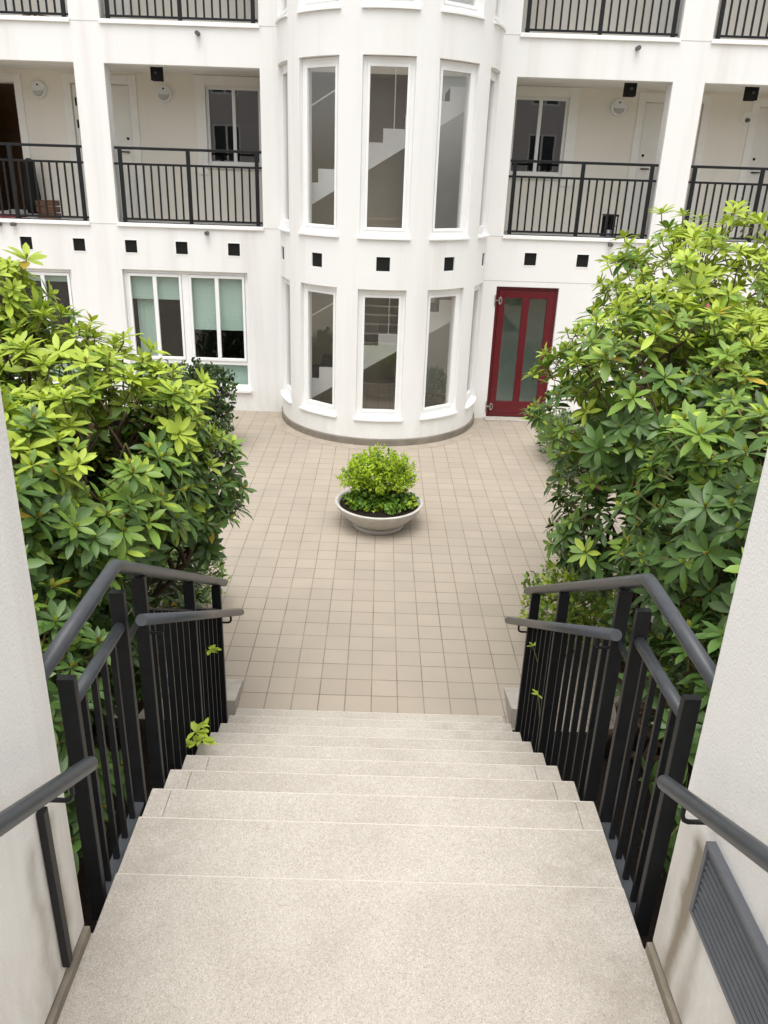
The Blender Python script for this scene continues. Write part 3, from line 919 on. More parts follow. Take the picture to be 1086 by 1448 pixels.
# ------------------------------------------------------------------ balcony railings
rail_proto = {}
def balcony_railing(a, c, z, label):
    root = thing('balcony_railing', label, 'railing', (fx(a), D + .07, fz(z)), 'black balcony railings of the galleries')
    root.scale = (FAX, 1, FAZ)
    w = c - a
    z0 = 0.0
    key = round(w, 1)
    zt, z2, zb = 1.045, .822, .048
    m = M['steel']
    MB().box(.022, w - .008, -.022, .022, zt - .026, zt + .012).build('top_rail', m, root, bevel=.005)
    MB().box(.0, w - .004, -.016, .016, z2 - .016, z2 + .016).build('middle_rail', m, root, bevel=.003)
    MB().box(.06, w - .02, -.014, .014, zb - .012, zb + .016).build('bottom_rail', m, root, bevel=.003)
    px = (.095, w / 2, w - .085)
    for x in px:
        MB().box(x - .027, x + .027, -.0225, .0225, .002, zt - .026).build('post', m, root, bevel=.003)
    bal = None
    for x0, x1 in ((px[0], px[1]), (px[1], px[2])):
        for i in range(8):
            x = x0 + (x1 - x0) * (i + 1) / 9
            if bal is None:
                bal = MB().box(-.0125, .0125, -.010, .010, zb + .016, z2 - .016).build('baluster', m, root); bal.location = (x, 0, 0)
            else: copy_obj(bal, root, (x, 0, 0))
    return root
LOW = 2.930
balcony_railing(*BX[0], LOW, 'black balcony railing in front of the open brown doorway and crate')
balcony_railing(*BX[1], LOW, 'black balcony railing directly above the ground-floor window with blinds')
balcony_railing(*BX[2], LOW, 'black balcony railing above the red door with a lantern behind it')
balcony_railing(*BX[3], LOW, 'black balcony railing partly covered by the top of the tall rhododendron')
UP = LOW + F1 + .012
balcony_railing(*BX[0], UP, 'upper balcony railing with a curved branch lying behind it')
balcony_railing(*BX[1], UP, 'upper balcony railing two storeys above the window with blinds')
balcony_railing(*BX[2], UP, 'upper balcony railing two storeys above the red door')
balcony_railing(*BX[3], UP, 'upper balcony railing in the top corner above the tall rhododendron')

# ------------------------------------------------------------------ lamps and small things of the galleries
def bulkhead(x, z, label, broken=False):
    root = thing('wall_lamp', label, 'lamp', (fx(x), D + 1.40, fz(z) + .03), 'round white bulkhead lamps on the gallery walls')
    root.scale = (1.05,) * 3
    b = MB(); n = 28
    def disc(bm_, prof):
        vs = [(r * math.cos(2 * PI * j / n), y, r * math.sin(2 * PI * j / n)) for r, y in prof for j in range(n)]
        k = len(prof)
        fs = [(i * n + j, (i + 1) * n + j, (i + 1) * n + (j + 1) % n, i * n + (j + 1) % n) for i in range(k - 1) for j in range(n)]
        fs.append(tuple((k - 1) * n + j for j in range(n))[::-1])
        bm_.add(vs, fs)
    rr = .128
    if broken:
        disc(b, [(rr * .8, -.002), (rr * .8, -.016), (rr * .6, -.02)])
        b.build('base_plate', M['soffit'], root, smooth=False, fix=True)
        g = MB(); g.tube([(0, -.02, -.03), (0, -.075, -.035)], .035, 14, r1=.028)
        g.build('bulb_holder', simple('lamp_socket', (.10, .095, .085), .5), root)
        return root
    disc(b, [(rr, -.002), (rr, -.028), (rr * .93, -.046), (rr * .6, -.062)])
    b.build('housing', M['trim'], root, smooth=False, fix=True)
    h = MB()
    # half visor over the lower lens
    pts = [(-rr * .80, -.010), (rr * .80, -.010), (rr * .80, .012), (-rr * .80, .012)]
    h.add([(x_, -.046, z_) for x_, z_ in pts] + [(x_, -.098, z_ - .008) for x_, z_ in pts], [(0, 1, 2, 3), (7, 6, 5, 4), (0, 4, 5, 1), (1, 5, 6, 2), (2, 6, 7, 3), (3, 7, 4, 0)])
    h.build('visor', M['trim'], root, fix=True)
    l = MB(); m_ = 14
    arc = [(rr * .70 * math.cos(PI + PI * i / m_), rr * .70 * math.sin(PI + PI * i / m_) - .012) for i in range(m_ + 1)]
    l.add([(x_, -.060, z_) for x_, z_ in arc] + [(x_ * .8, -.082, z_ * .85) for x_, z_ in arc],
          [(i, i + 1, m_ + 2 + i, m_ + 1 + i) for i in range(m_)] + [tuple(range(m_ + 1, 2 * m_ + 2))])
    l.build('lens', simple('lamp_lens', (.50, .49, .45), .25), root, fix=True)
    g = MB().box(-.014, .014, -.066, -.055, .055, .078); g.build('emblem', M['dark'], root)
    return root
bulkhead(-5.553, 4.772, 'round white bulkhead lamp beside the open brown doorway')
bulkhead(-3.558, 4.775, 'round white bulkhead lamp between white door and window, above the blinds')
bulkhead(3.695, 4.793, 'round white bulkhead lamp on the gallery above the red door')
bulkhead(5.775, 4.700, 'broken bulkhead lamp with missing cover and bare socket', True)
for x, lab in ((-3.405, 'square black ceiling spotlight above the lamp between door and window'), (3.575, 'square black ceiling spotlight on the gallery above the red door'),
               (5.367, 'square black ceiling spotlight above the broken lamp'), (-5.2, 'square black ceiling spotlight in the bay with the open doorway')):
    if x == -5.2: continue
    root = thing('ceiling_spotlight', lab, 'spotlight', (fx(x), D + .42, fz(5.085)), 'square black spotlights under the gallery ceiling')
    MB().box(-.08, .08, -.08, .08, -.205, -.001).build('housing', M['dark'], root, bevel=.006)
    MB().tube([(0, -.081, -.10), (0, -.086, -.10)], .022, 12).build('emblem', M['rail'], root)
bpart(MB().box(-5.905, -5.860, 1.390, 1.399, 3.80, 3.89), 'bell_button', M['metal'])
bpart(MB().tube([(5.885, 1.385, 4.215), (5.885, 1.40, 4.215)], .03, 14), 'bell_button', M['dark'])

def crate(x, y, z, label):
    root = thing('wooden_crate', label, 'crate', (x, y, z))
    w, d, h = .30, .24, .30
    for i in range(3):
        zz = .01 + i * .10
        b = MB(); b.box(-w / 2, w / 2, -d / 2, -d / 2 + .014, zz, zz + .085); b.box(-w / 2, w / 2, d / 2 - .014, d / 2, zz, zz + .085)
        b.box(-w / 2, -w / 2 + .012, -d / 2 + .014, d / 2 - .014, zz, zz + .085); b.box(w / 2 - .012, w / 2, -d / 2 + .014, d / 2 - .014, zz, zz + .085)
        b.build('slat_row', M['wood'], root, bevel=.002)
    MB().box(-w / 2 + .012, w / 2 - .012, -d / 2 + .014, d / 2 - .014, .002, .015).build('bottom', M['wood'], root)
crate(fx(-5.29), D + .52, fz(2.908), 'brown slatted crate standing on the gallery floor by the open doorway')
def lantern(x, y, z):
    root = thing('lantern', 'tall black lantern with pale candle standing on the gallery floor', 'lantern', (x, y, z))
    b = MB(); w = .095
    for sx in (-1, 1):
        for sy in (-1, 1): b.box(sx * w - .009, sx * w + .009, sy * w - .009, sy * w + .009, .03, .335)
    b.box(-w - .012, w + .012, -w - .012, w + .012, 0, .03); b.box(-w - .012, w + .012, -w - .012, w + .012, .335, .365)
    b.box(-.006, .006, -w - .004, -w + .004, .03, .335); b.box(-w, w, -w - .004, -w + .004, .18, .19)
    b.build('frame', M['steel'], root)
    MB().box(-w + .01, w - .01, w - .006, w - .002, .03, .335).build('back_panel', M['dark'], root)
    MB().tube([(0, -.02, .03), (0, -.02, .12)], .036, 16).build('candle', M['trim'], root)
lantern(fx(3.565), D + .50, fz(2.908))
root = thing('shoe_pair', 'pair of dark shoes on the gallery floor beside the lantern', 'shoes', (fx(3.90), D + .45, fz(2.908)))
for q in (-.05, .05):
    b = MB()
    prof = [(-.04, .035, .05), (0, .04, .075), (.06, .038, .06), (.12, .042, .045), (.18, .038, .035), (.215, .02, .02)]
    n = 10; vs = []
    for y, hw, h in prof:
        for j in range(n):
            a = PI * j / (n - 1); vs.append((q + hw * math.cos(a), -y + .08, h * math.sin(a)))
    b.add(vs, [(i * n + j, (i + 1) * n + j, (i + 1) * n + j + 1, i * n + j + 1) for i in range(len(prof) - 1) for j in range(n - 1)])
    b.build('shoe', M['dark'], root, smooth=True)
root = thing('fabric_bundle', 'tall dark folded bundle leaning by the open brown doorway', 'bundle', (fx(-5.77), D + 1.15, fz(2.908)))
b = MB(); prof = [(.05, .0), (.11, .03), (.13, .3), (.105, .6), (.085, .85), (.04, .93), (.0, .935)]
b.lathe(prof, (0, 0, 0), 18); b.build('cover', M['dark'], root, smooth=True)
MB().box(-.16, .16, -.22, -.18, .03, .055).build('foot_bar', M['metal'], root)
root = thing('door_mat', 'dull red mat on the gallery floor before the open doorway', 'mat', (fx(-6.03), D + .72, fz(2.907)))
b = MB().box(-.22, .22, -.25, .25, 0, .03); b.build('mat_pad', simple('red_mat', (.20, .02, .03), .9), root, bevel=.008)
root = thing('branch', 'curved brown branch lying on the upper gallery floor behind railing', 'branch', (fx(-5.12), D + .5, fz(5.582)))
b = MB()
b.tube([(-.24, 0, .03), (-.18, 0, .10), (-.08, .02, .145), (.03, 0, .14), (.12, -.02, .10), (.22, 0, .085)], .030, 10, r1=.018)
b.tube([(-.05, .01, .14), (0, .06, .09), (.09, .07, .02)], .02, 8, r1=.012)
b.tube([(-.23, 0, .03), (-.16, .09, .02)], .024, 8, r1=.015)
b.tube([(.05, 0, .14), (.10, -.10, .03)], .018, 8, r1=.012)
b.build('wood', simple('branch_wood', (.16, .11, .07), .8), root, smooth=True)

# ------------------------------------------------------------------ building across the courtyard, behind the viewer (mirrored in the windows)
op = thing('opposite_building', 'lilac grey building across the courtyard that the window panes mirror', 'building', (0, -9.5, 0))
oh = []
for z in (2.2, 5.0, 7.8):
    for x in (-7.2, -4.4, -1.6, 1.6, 4.4, 7.2): oh.append((x - .62, x + .62, z - .8, z + .8))
ox_ = sorted({-12, 12, *[q for h in oh for q in h[:2]]}); oz_ = sorted({0, 9.2, *[q for h in oh for q in h[2:]]})
wb = cells(ox_, oz_, lambda u, v: any(a < u < b and c < v < d for a, b, c, d in oh), lambda u, v, d: (u, d, v), -.25, 0)
wb.build('wall', simple('lilac_render', (.50, .47, .46), .9, .2, .06, .8), op, fix=True)
win = None
for a, b_, c, d in oh:
    if win is None:
        f = MB(); w, h = .62, .8
        f.box(-w, -w + .07, -.1, -.03, -h, h); f.box(w - .07, w, -.1, -.03, -h, h); f.box(-w + .07, w - .07, -.1, -.032, h - .07, h); f.box(-w + .07, w - .07, -.1, -.032, -h, -h + .07); f.box(-.04, .04, -.1, -.033, -h + .07, h - .07)
        win = f.build('window', M['trim'], op); win.location = ((a + b_) / 2, 0, (c + d) / 2)
        g_ = MB().box(-w + .07, w - .07, -.08, -.07, -h + .07, h - .07); g_.build('pane', simple('far_pane', (.03, .035, .04), .1), win)
    else: copy_tree(win, op, ((a + b_) / 2, 0, (c + d) / 2))

# ------------------------------------------------------------------ foliage
def leaf_template(n=5, droop=.18, fold=.25):
    ts = np.linspace(0, 1, n)
    wp = np.interp(ts, [0, .12, .35, .62, .85, 1], [.10, .38, .85, 1.0, .62, 0])
    rows = []
    for t, w in zip(ts, wp):
        if t == 1: rows.append([(1.0, 0, 0)])
        else: rows.append([(t, -w, fold * w), (t, 0, 0), (t, w, fold * w)])
    V = np.array([p for r_ in rows for p in r_])
    F = []
    for i in range(n - 2):
        a = 3 * i
        F += [(a, a + 1, a + 4, a + 3), (a + 1, a + 2, a + 5, a + 4)]
    a = 3 * (n - 2); tip = 3 * (n - 1)
    F += [(a, a + 1, tip, tip), (a + 1, a + 2, tip, tip)]
    return V, F

def unit(v): return v / np.maximum(np.linalg.norm(v, axis=-1, keepdims=True), 1e-9)

def leaves_mesh(name, pos, dirs, nrm, length, width, bend, mat_idx, tint, mats, parent, n=5, fold=.25, extra=None):
    """One foliage mesh from arrays of leaf frames."""
    V, F = leaf_template(n, fold=fold)
    K, k = len(pos), len(V)
    d = unit(dirs); s = unit(np.cross(nrm, d)); u = np.cross(d, s)
    t = V[:, 0]
    P = (pos[:, None, :] + length[:, None, None] * t[None, :, None] * d[:, None, :]
         + (width[:, None] * V[None, :, 1])[..., None] * s[:, None, :]
         + (width[:, None] * V[None, :, 2] - (length * bend)[:, None] * (t ** 2)[None, :])[..., None] * u[:, None, :])
    verts = P.reshape(-1, 3)
    quads = [f for f in F if f[2] != f[3]]; tris = [f[:3] for f in F if f[2] == f[3]]
    base = (np.arange(K) * k)
    q = (base[:, None, None] + np.array(quads)[None]).reshape(-1, 4)
    r3 = (base[:, None, None] + np.array(tris)[None]).reshape(-1, 3)
    mq = np.repeat(mat_idx, len(quads)); mt = np.repeat(mat_idx, len(tris))
    tv = np.repeat(tint, k)
    ev, ef, em = ([], [], []) if extra is None else extra
    loops = np.concatenate([q.ravel(), r3.ravel()])
    starts = np.concatenate([np.arange(len(q)) * 4, len(q) * 4 + np.arange(len(r3)) * 3])
    tot = np.concatenate([np.full(len(q), 4), np.full(len(r3), 3)])
    me = bpy.data.meshes.new(name)
    me.vertices.add(len(verts)); me.vertices.foreach_set('co', verts.astype(np.float32).ravel())
    me.loops.add(len(loops)); me.loops.foreach_set('vertex_index', loops.astype(np.int32))
    me.polygons.add(len(starts)); me.polygons.foreach_set('loop_start', starts.astype(np.int32)); me.polygons.foreach_set('loop_total', tot.astype(np.int32))
    for m in mats: me.materials.append(m)
    me.polygons.foreach_set('material_index', np.concatenate([mq, mt]).astype(np.int32))
    me.polygons.foreach_set('use_smooth', np.ones(len(starts), bool))
    at = me.attributes.new('tint', 'FLOAT', 'POINT'); at.data.foreach_set('value', tv.astype(np.float32))
    me.update(); me.validate()
    o = bpy.data.objects.new(name, me); COL.objects.link(o); o.parent = parent
    return o

def perp(a):
    ref = np.where(np.abs(a[:, 2:3]) < .9, np.array([[0, 0, 1.]]), np.array([[1., 0, 0]]))
    x = unit(np.cross(a, ref)); return x, np.cross(a, x)

def rosettes(C, A, young, mats, parent, Lmin=.085, Lmax=.135, wr=.178, name='foliage'):
    """Whorls of strap leaves: centres C, axes A, young in 0..1 picks leaf age."""
    pos, dr, nm, ln, wd, bd, mi, ti = [], [], [], [], [], [], [], []
    X, Y = perp(A)
    for i in range(len(C)):
        k = rng.integers(9, 14); ph = rng.random() * 6.28
        sz = rng.uniform(Lmin, Lmax)
        y = young[i]
        rt = rng.random()
        for j in range(k):
            inner = j / k
            a = ph + j * 2.39996
            el = R(rng.normal(-8 + 42 * inner + 10 * y, 9))
            rad = math.cos(a) * X[i] + math.sin(a) * Y[i]
            d = rad * math.cos(el) + A[i] * math.sin(el)
            n_ = A[i] * math.cos(el) - rad * math.sin(el)
            pos.append(C[i] + rad * .006 - A[i] * (.02 * (1 - inner))); dr.append(d); nm.append(n_ + rng.normal(0, .16, 3))
            l = sz * rng.uniform(.8, 1.12) * (1 - .30 * inner)
            ln.append(l); wd.append(l * wr * rng.uniform(.88, 1.15)); bd.append(rng.uniform(.02, .30) * (1.15 - .6 * y))
            age = y + .20 * inner + rng.normal(0, .07)
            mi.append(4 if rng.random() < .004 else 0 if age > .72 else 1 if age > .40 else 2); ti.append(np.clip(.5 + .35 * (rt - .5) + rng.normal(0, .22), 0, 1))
        # pointed bud in the middle
        for j in range(4):
            a = j * 1.57 + ph
            rad = math.cos(a) * X[i] + math.sin(a) * Y[i]
            pos.append(C[i] - A[i] * .004); dr.append(A[i] + .18 * rad); nm.append(rad); l = rng.uniform(.028, .046)
            ln.append(l); wd.append(l * .26); bd.append(.1); mi.append(3 if rng.random() < .55 else 0); ti.append(.6)
    return leaves_mesh(name, np.array(pos), np.array(dr), np.array(nm), np.array(ln), np.array(wd), np.array(bd), np.array(mi), np.array(ti), mats, parent)

YELLOW = leaf_mat('spent_leaf', (.42, .30, .035), .5, .25, .3)
BUDM = leaf_mat('bud_scale', (.30, .26, .05), .5, .2, .3)

def lobes_sample(lobes, n, inner=.62, keep=None, gaps=False):
    pts, ax, dep = [], [], []
    vol = np.array([l[1][0] * l[1][1] * l[1][2] for l in lobes]) ** (2 / 3); vol /= vol.sum()
    tries = 0
    while len(pts) < n and tries < n * 60:
        tries += 1
        i = rng.choice(len(lobes), p=vol)
        c, r = np.array(lobes[i][0]), np.array(lobes[i][1])
        v = unit(rng.normal(size=3)); rad = 1 - (1 - inner) * rng.random() ** 1.6 + rng.normal(0, .05)
        p = c + v * r * rad
        # skip points buried inside another lobe
        q = min(np.linalg.norm((p - np.array(cc)) / np.array(rr)) for k, (cc, rr) in enumerate(lobes) if k != i) if len(lobes) > 1 else 9
        if q < .55: continue
        if p[2] < .12: continue
        if gaps and math.sin(5.1 * p[0] + 1.3 * p[1]) + math.sin(4.3 * p[1] + 2.1 * p[2] + 1) + math.sin(4.7 * p[2] - 1.9 * p[0] + 2) < -1.85 + .6 * rng.random(): continue
        if keep is not None and not keep(p): continue
        a = unit(unit(v / r) * .75 + np.array([0, 0, .75]) + rng.normal(0, .22, 3))
        pts.append(p); ax.append(a); dep.append(min(rad, q))
    return np.array(pts), np.array(ax), np.array(dep)

def wobble(a, b, k=5, amt=.06):
    a, b = Vector(a), Vector(b); L_ = (b - a).length
    return [a.lerp(b, i / k) + (Vector(rng.normal(0, amt * L_, 3)) if 0 < i < k else Vector((0, 0, 0))) for i in range(k + 1)]

def limbs(base, lobes, pts, axes, root, spread=.25, r0=.035, twig=.0045, stems=4):
    """Branches: several stems from the base to the lobes, then a thin twig to each whorl."""
    b = MB(); nodes = []
    for c, r in lobes:
        for _ in range(max(1, stems // 2)):
            st_ = (base[0] + rng.normal(0, spread * .5), base[1] + rng.normal(0, spread * .5), base[2])
            en = tuple(np.array(c) + rng.normal(0, .28, 3) * np.array(r))
            path = wobble(st_, en, 6, .045)
            b.tube(path, r0, 9, r1=r0 * .38); nodes += path[2:]
            for _ in range(4):
                v = unit(rng.normal(size=3)); e2 = np.array(c) + v * np.array(r) * .62
                if e2[2] < .1: continue
                i = rng.integers(3, 6); p2 = wobble(path[i], tuple(e2), 4, .06)
                b.tube(p2, r0 * .40, 6, r1=r0 * .18); nodes += p2[1:]
    nd = np.array([tuple(q) for q in nodes])
    t = b
    for p, a in zip(pts, axes):
        j = np.argmin(((nd - p) ** 2).sum(1)); s0 = nd[j]
        if np.linalg.norm(s0 - p) > .15: s0 = p - unit(p - s0 + a * .5) * .15
        mid = (s0 + p) / 2 - a * .10 * np.linalg.norm(p - s0) + rng.normal(0, .012, 3)
        t.tube([tuple(s0), tuple(mid), tuple(p - a * .05), tuple(p)], twig * 1.5, 5, 1, r1=twig * .75, caps=False)
    b.build('trunk', [M['bark'], M['twig']], root, smooth=True)

def rhodo(name, label, base, lobes, n, youngf, keep=None, inner=.62, Lr=(.092, .172), buds=(), gaps=True):
    root = thing(name, label, 'shrub', base, 'rhododendron shrubs beside the stairs')
    off = np.array(base)
    P, A, dep = lobes_sample(lobes, n, inner, keep, gaps)
    y = np.array([youngf(p, a) for p, a in zip(P, A)])
    lob = [(tuple(np.array(c) - off), r) for c, r in lobes]
    limbs((0, 0, 0), lob, P - off, A, root)
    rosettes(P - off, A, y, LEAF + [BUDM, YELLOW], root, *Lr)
    # pink flower buds standing in a few whorls
    for q in buds:
        j = np.argmin(((P - np.array(q)) ** 2).sum(1))
        b = MB(); prof = [(.001, 0), (.012, .008), (.017, .024), (.012, .042), (.003, .056)]
        b.lathe(prof, (0, 0, 0), 10)
        o = b.build('flower_bud', M['pink'], root, smooth=True)
        o.location = Vector(P[j] - off + A[j] * .012); o.rotation_euler = Vector(A[j]).to_track_quat('Z', 'Y').to_euler()
    return root

def keepR(p):
    if p[1] < 5.0 and p[0] < 1.20 and p[2] < 2.62 - .55 * max(0, p[1] - 2.5): return False
    if p[1] < 2.0: return False
    return p[0] > .8
def keepL(p):
    if p[1] < 5.0 and p[0] > -1.18 and p[2] < 2.55 - .55 * max(0, p[1] - 2.6): return False
    if p[1] < 2.0: return False
    return p[0] < -.75

RL = [((2.90, 6.7, 2.92), (1.00, 1.0, .88)), ((1.78, 5.1, 2.55), (.70, .8, .58)), ((2.25, 5.9, 2.62), (.80, .85, .58)), ((2.55, 5.0, 2.45), (.8, .9, .75)), ((2.25, 3.7, 2.25), (.85, .85, .70)),
      ((1.95, 5.2, 1.65), (.66, .7, .65)), ((1.95, 3.0, 1.35), (.66, .75, .75)), ((2.4, 4.3, 1.3), (.85, .9, .85)), ((3.2, 6.0, 1.9), (1.0, 1.0, 1.0))]
LLb = [((-1.98, 4.9, 2.46), (.78, .9, .55)), ((-1.72, 4.0, 2.24), (.58, .8, .54)), ((-1.44, 4.95, 1.82), (.52, .6, .50)), ((-2.1, 3.6, 2.25), (.7, .8, .62)),
       ((-1.75, 4.6, 1.1), (.58, .7, .7)), ((-1.75, 3.0, 1.3), (.58, .7, .8)), ((-2.3, 4.1, 1.4), (.7, .9, .9)), ((-2.50, 5.0, 3.12), (.34, .36, .27)), ((-2.75, 5.0, 2.35), (.5, .7, .5)), ((-1.50, 4.6, 2.36), (.44, .55, .42)), ((-1.62, 4.2, 2.05), (.50, .6, .5))]
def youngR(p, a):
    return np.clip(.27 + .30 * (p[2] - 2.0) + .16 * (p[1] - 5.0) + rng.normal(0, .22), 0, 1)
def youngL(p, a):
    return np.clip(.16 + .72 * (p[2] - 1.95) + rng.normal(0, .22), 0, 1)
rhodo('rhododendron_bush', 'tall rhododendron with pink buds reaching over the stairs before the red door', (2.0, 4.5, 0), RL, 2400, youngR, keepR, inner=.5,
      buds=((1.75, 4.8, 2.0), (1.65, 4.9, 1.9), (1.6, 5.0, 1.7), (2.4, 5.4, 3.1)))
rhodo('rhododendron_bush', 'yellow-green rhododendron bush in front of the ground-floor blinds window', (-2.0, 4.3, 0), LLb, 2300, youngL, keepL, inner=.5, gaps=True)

def leafy(name, label, base, lobes, n, mats, leaf=(.025, .04), wr=.3, cat='shrub', group=None, young=.5, inner=.5, stems=4, per=6):
    root = thing(name, label, cat, base, group)
    off = np.array(base)
    P, A, dep = lobes_sample(lobes, n, inner)
    lob = [(tuple(np.array(c) - off), r) for c, r in lobes]
    limbs((0, 0, 0), lob, P[::3] - off, A[::3], root, .12, .014, .002, stems)
    K = len(P) * per
    C = np.repeat(P - off, per, 0); AA = np.repeat(A, per, 0)
    d = unit(AA * rng.uniform(.2, 1.0, (K, 1)) + unit(rng.normal(size=(K, 3))) * .8)
    C = C + AA * rng.uniform(-.04, .03, (K, 1)) + rng.normal(0, .006, (K, 3))
    n_ = unit(AA + rng.normal(0, .45, (K, 3)))
    ln = rng.uniform(*leaf, K)
    mi = (np.repeat(rng.random(len(P)), per) > young).astype(int)
    leaves_mesh('foliage', C, d, n_, ln, ln * wr, rng.uniform(0, .25, K), mi, np.clip(np.repeat(rng.normal(.5, .22, len(P)), per) + rng.normal(0, .12, K), 0, 1), mats, root, n=4)
    return root
leafy('box_bush', 'dense dark small-leaved bush against the building below the blinds window', (-2.72, 11.1, 0), [((-2.72, 11.0, .72), (.38, .42, .58)), ((-2.38, 10.9, .85), (.30, .3, .42)), ((-2.55, 10.8, .42), (.42, .5, .38)), ((-3.1, 10.9, .6), (.45, .45, .62))], 1500, SMALL, (.045, .075), .27, young=.45)
leafy('azalea_bush', 'low grey-green azalea bush beside the red door', (2.9, 10.9, 0), [((2.85, 10.8, .36), (.45, .6, .36)), ((3.0, 10.0, .36), (.5, .5, .36))], 900, GREYG, (.035, .065), .25, young=.6)
leafy('azalea_bush', 'small light green azalea bush just behind the railing at the red door side', (1.72, 5.75, 0), [((1.70, 5.75, .50), (.38, .42, .34)), ((2.0, 5.9, .42), (.35, .4, .32))], 620, [LEAF[0], LEAF[1]], (.035, .06), .27, young=.4)
leafy('fern_shrub', 'pale fine-leaved shrub behind the railing below the yellow-green rhododendron', (-1.75, 6.3, 0), [((-1.72, 6.25, .42), (.36, .42, .30)), ((-2.05, 6.2, .5), (.4, .4, .35))], 620, FERN, (.04, .075), .2, young=.6)

# shoots poking through the railing
def shoot(x, y, z, k, label, lean, size=.085):
    root = thing('green_shoot', label, 'plant', (x, y, z), 'bright shoots by the railings')
    pos, dr, nm, ln, mi = [], [], [], [], []
    t = MB()
    for q in range(k):
        e = np.array([lean * rng.uniform(.02, .12), rng.normal(0, .06), rng.uniform(.05, .16)])
        t.tube([(0, 0, 0), tuple(e * .5 + np.array([0, 0, .01])), tuple(e)], .003, 5, r1=.002)
        for j in range(5):
            a = rng.random() * 6.28
            d = np.array([math.cos(a) + lean * .5, math.sin(a), rng.uniform(.0, .5)])
            pos.append(e); dr.append(d); nm.append(np.array([0, 0, 1]) + rng.normal(0, .2, 3)); ln.append(size * rng.uniform(.7, 1.1)); mi.append(0)
    t.build('stem', M['twig'], root)
    n = len(pos); ln = np.array(ln)
    leaves_mesh('foliage', np.array(pos), np.array(dr), np.array(nm), ln, ln * .2, rng.uniform(.05, .25, n), np.array(mi), rng.uniform(.4, 1, n), [LEAF[0]], root)
shoot(-.985, 3.40, .90, 5, 'bright green shoots spilling over a stair edge under the railing', .8)
shoot(-1.0, 4.02, 1.02, 2, 'bright green shoot poking between the bars near the stair foot', .5, .075)
shoot(1.06, 3.80, .86, 1, 'single small green shoot at a step edge under the railing', -.5, .055)
shoot(1.08, 4.05, 1.05, 1, 'small pale shoot between the bars on the red door side', -.6, .05)

# ------------------------------------------------------------------ planter
PX, PY = .070, 8.32
pl = thing('planter_bowl', 'shallow pale concrete planter bowl standing in the middle of the courtyard', 'planter', (PX, PY, 0))
b = MB()
b.lathe([(.0, .001), (.300, .001), (.310, .012), (.312, .045), (.285, .058), (.34, .085), (.43, .165), (.495, .245), (.520, .292), (.522, .306), (.512, .314), (.492, .312), (.478, .296), (.46, .26), (.0, .26)], n=72)
b.build('bowl', M['bowl'], pl, smooth=True).data.set_sharp_from_angle(angle=R(50))
b = MB(); nr = 10; n = 40; vs = [(0, 0, .300)]; fs = []
for i in range(1, nr + 1):
    for j in range(n):
        r = .476 * i / nr; vs.append((r * math.cos(2 * PI * j / n), r * math.sin(2 * PI * j / n), .272 + .022 * (1 - (i / nr) ** 2) + (random.uniform(0, .014) if i < nr else 0)))
fs = [(0, 1 + j, 1 + (j + 1) % n) for j in range(n)] + [(1 + (i - 1) * n + j, 1 + i * n + j, 1 + i * n + (j + 1) % n, 1 + (i - 1) * n + (j + 1) % n) for i in range(1, nr) for j in range(n)]
b.add(vs, fs); b.build('soil', M['soil'], pl, smooth=True)
leafy('lime_shrub', 'bright lime green fine-leaved dome of shrub growing in the planter bowl', (PX - .02, PY, .28),
      [((PX - .05, PY, .76), (.30, .34, .19)), ((PX - .29, PY - .02, .60), (.19, .26, .12)), ((PX - .20, PY - .05, .74), (.18, .22, .13)), ((PX + .20, PY + .02, .72), (.22, .26, .15)), ((PX + .26, PY - .05, .60), (.16, .22, .10)), ((PX + .02, PY - .14, .62), (.24, .20, .12))], 1000, LIME, (.020, .036), .38, young=.95, inner=.2, stems=6, per=8)
leafy('ground_plant', 'low mid-green leafy plant at the rim of the planter bowl', (PX, PY - .15, .28),
      [((PX - .14, PY - .20, .34), (.20, .15, .07)), ((PX + .12, PY - .22, .34), (.20, .14, .07)), ((PX + .30, PY - .05, .35), (.14, .18, .08)), ((PX - .02, PY - .02, .42), (.22, .22, .12)), ((PX - .28, PY - .05, .36), (.13, .16, .07))], 340, [LIME[1], LIME[0]], (.03, .05), .45, young=.85, inner=.2, stems=2, per=6)

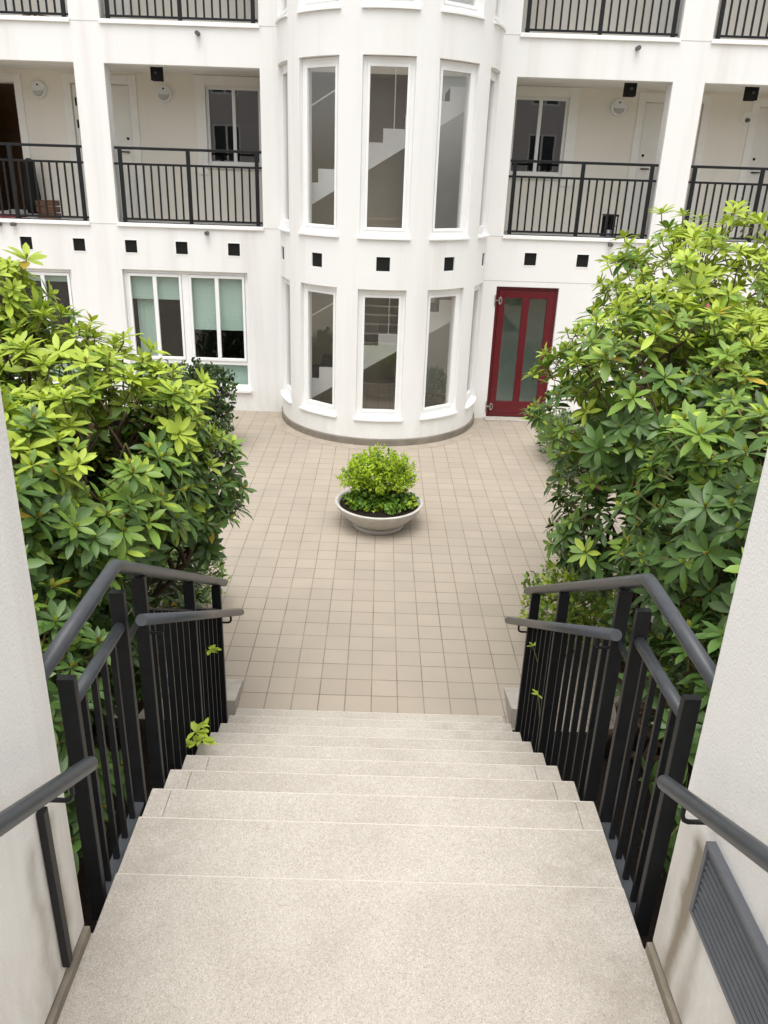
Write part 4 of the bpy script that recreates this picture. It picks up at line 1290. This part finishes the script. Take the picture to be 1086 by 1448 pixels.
# ------------------------------------------------------------------ light and air
SUN_EL, SUN_AZ = R(72), R(190)        # overcast: broad soft light from high up behind the viewer
w = bpy.data.worlds.new('World'); SC.world = w; w.use_nodes = True
nt = w.node_tree; nt.nodes.clear()
out = nt.nodes.new('ShaderNodeOutputWorld'); bg = nt.nodes.new('ShaderNodeBackground')
sky = nt.nodes.new('ShaderNodeTexSky'); sky.sky_type = 'NISHITA'; sky.sun_disc = False
sky.sun_elevation = SUN_EL; sky.sun_rotation = SUN_AZ; sky.air_density = 1.0; sky.dust_density = 4.0; sky.ozone_density = 1.0
hs = N(nt, 'ShaderNodeHueSaturation', Saturation=.16)
nt.links.new(sky.outputs[0], hs.inputs['Color']); nt.links.new(hs.outputs[0], bg.inputs[0]); bg.inputs[1].default_value = .15
nt.links.new(bg.outputs[0], out.inputs[0])
sd = bpy.data.lights.new('sun', 'SUN'); sd.energy = .9; sd.angle = R(55); sd.color = (1, .985, .965)
so = bpy.data.objects.new('sun', sd); COL.objects.link(so)
dv = Vector((math.sin(SUN_AZ) * math.cos(SUN_EL), math.cos(SUN_AZ) * math.cos(SUN_EL), math.sin(SUN_EL)))
so.rotation_euler = dv.to_track_quat('Z', 'Y').to_euler(); so.location = (0, 0, 20)

# ------------------------------------------------------------------ camera
FPX, PITCH, YAW, ROLL, CZ = 1078.127, R(21.70447), R(.25559), R(1.87862), 18.64388 * T
cam = bpy.data.cameras.new('camera'); co = bpy.data.objects.new('camera', cam); COL.objects.link(co)
fwd = Vector((math.sin(YAW) * math.cos(PITCH), math.cos(YAW) * math.cos(PITCH), -math.sin(PITCH)))
r0 = Vector((math.cos(YAW), -math.sin(YAW), 0)); u0 = r0.cross(fwd)
rt = math.cos(ROLL) * r0 + math.sin(ROLL) * u0; up = -math.sin(ROLL) * r0 + math.cos(ROLL) * u0
co.matrix_world = Matrix(((rt.x, up.x, -fwd.x, 0), (rt.y, up.y, -fwd.y, 0), (rt.z, up.z, -fwd.z, CZ), (0, 0, 0, 1)))
cam.sensor_fit = 'VERTICAL'; cam.sensor_height = 36; cam.lens = FPX * 36 / 1448
cam.shift_x = (543 - 533.123) / 1448; cam.shift_y = -(724 - 675.276) / 1448
cam.clip_start = .05; cam.clip_end = 500
SC.camera = co

SC.view_settings.view_transform = 'Standard'; SC.view_settings.look = 'None'; SC.view_settings.gamma = 1
SC.view_settings.exposure = 0.95
SC.render.engine = 'CYCLES'
SC.cycles.max_bounces = 10; SC.cycles.diffuse_bounces = 5; SC.cycles.transparent_max_bounces = 12
SC.cycles.use_denoising = True
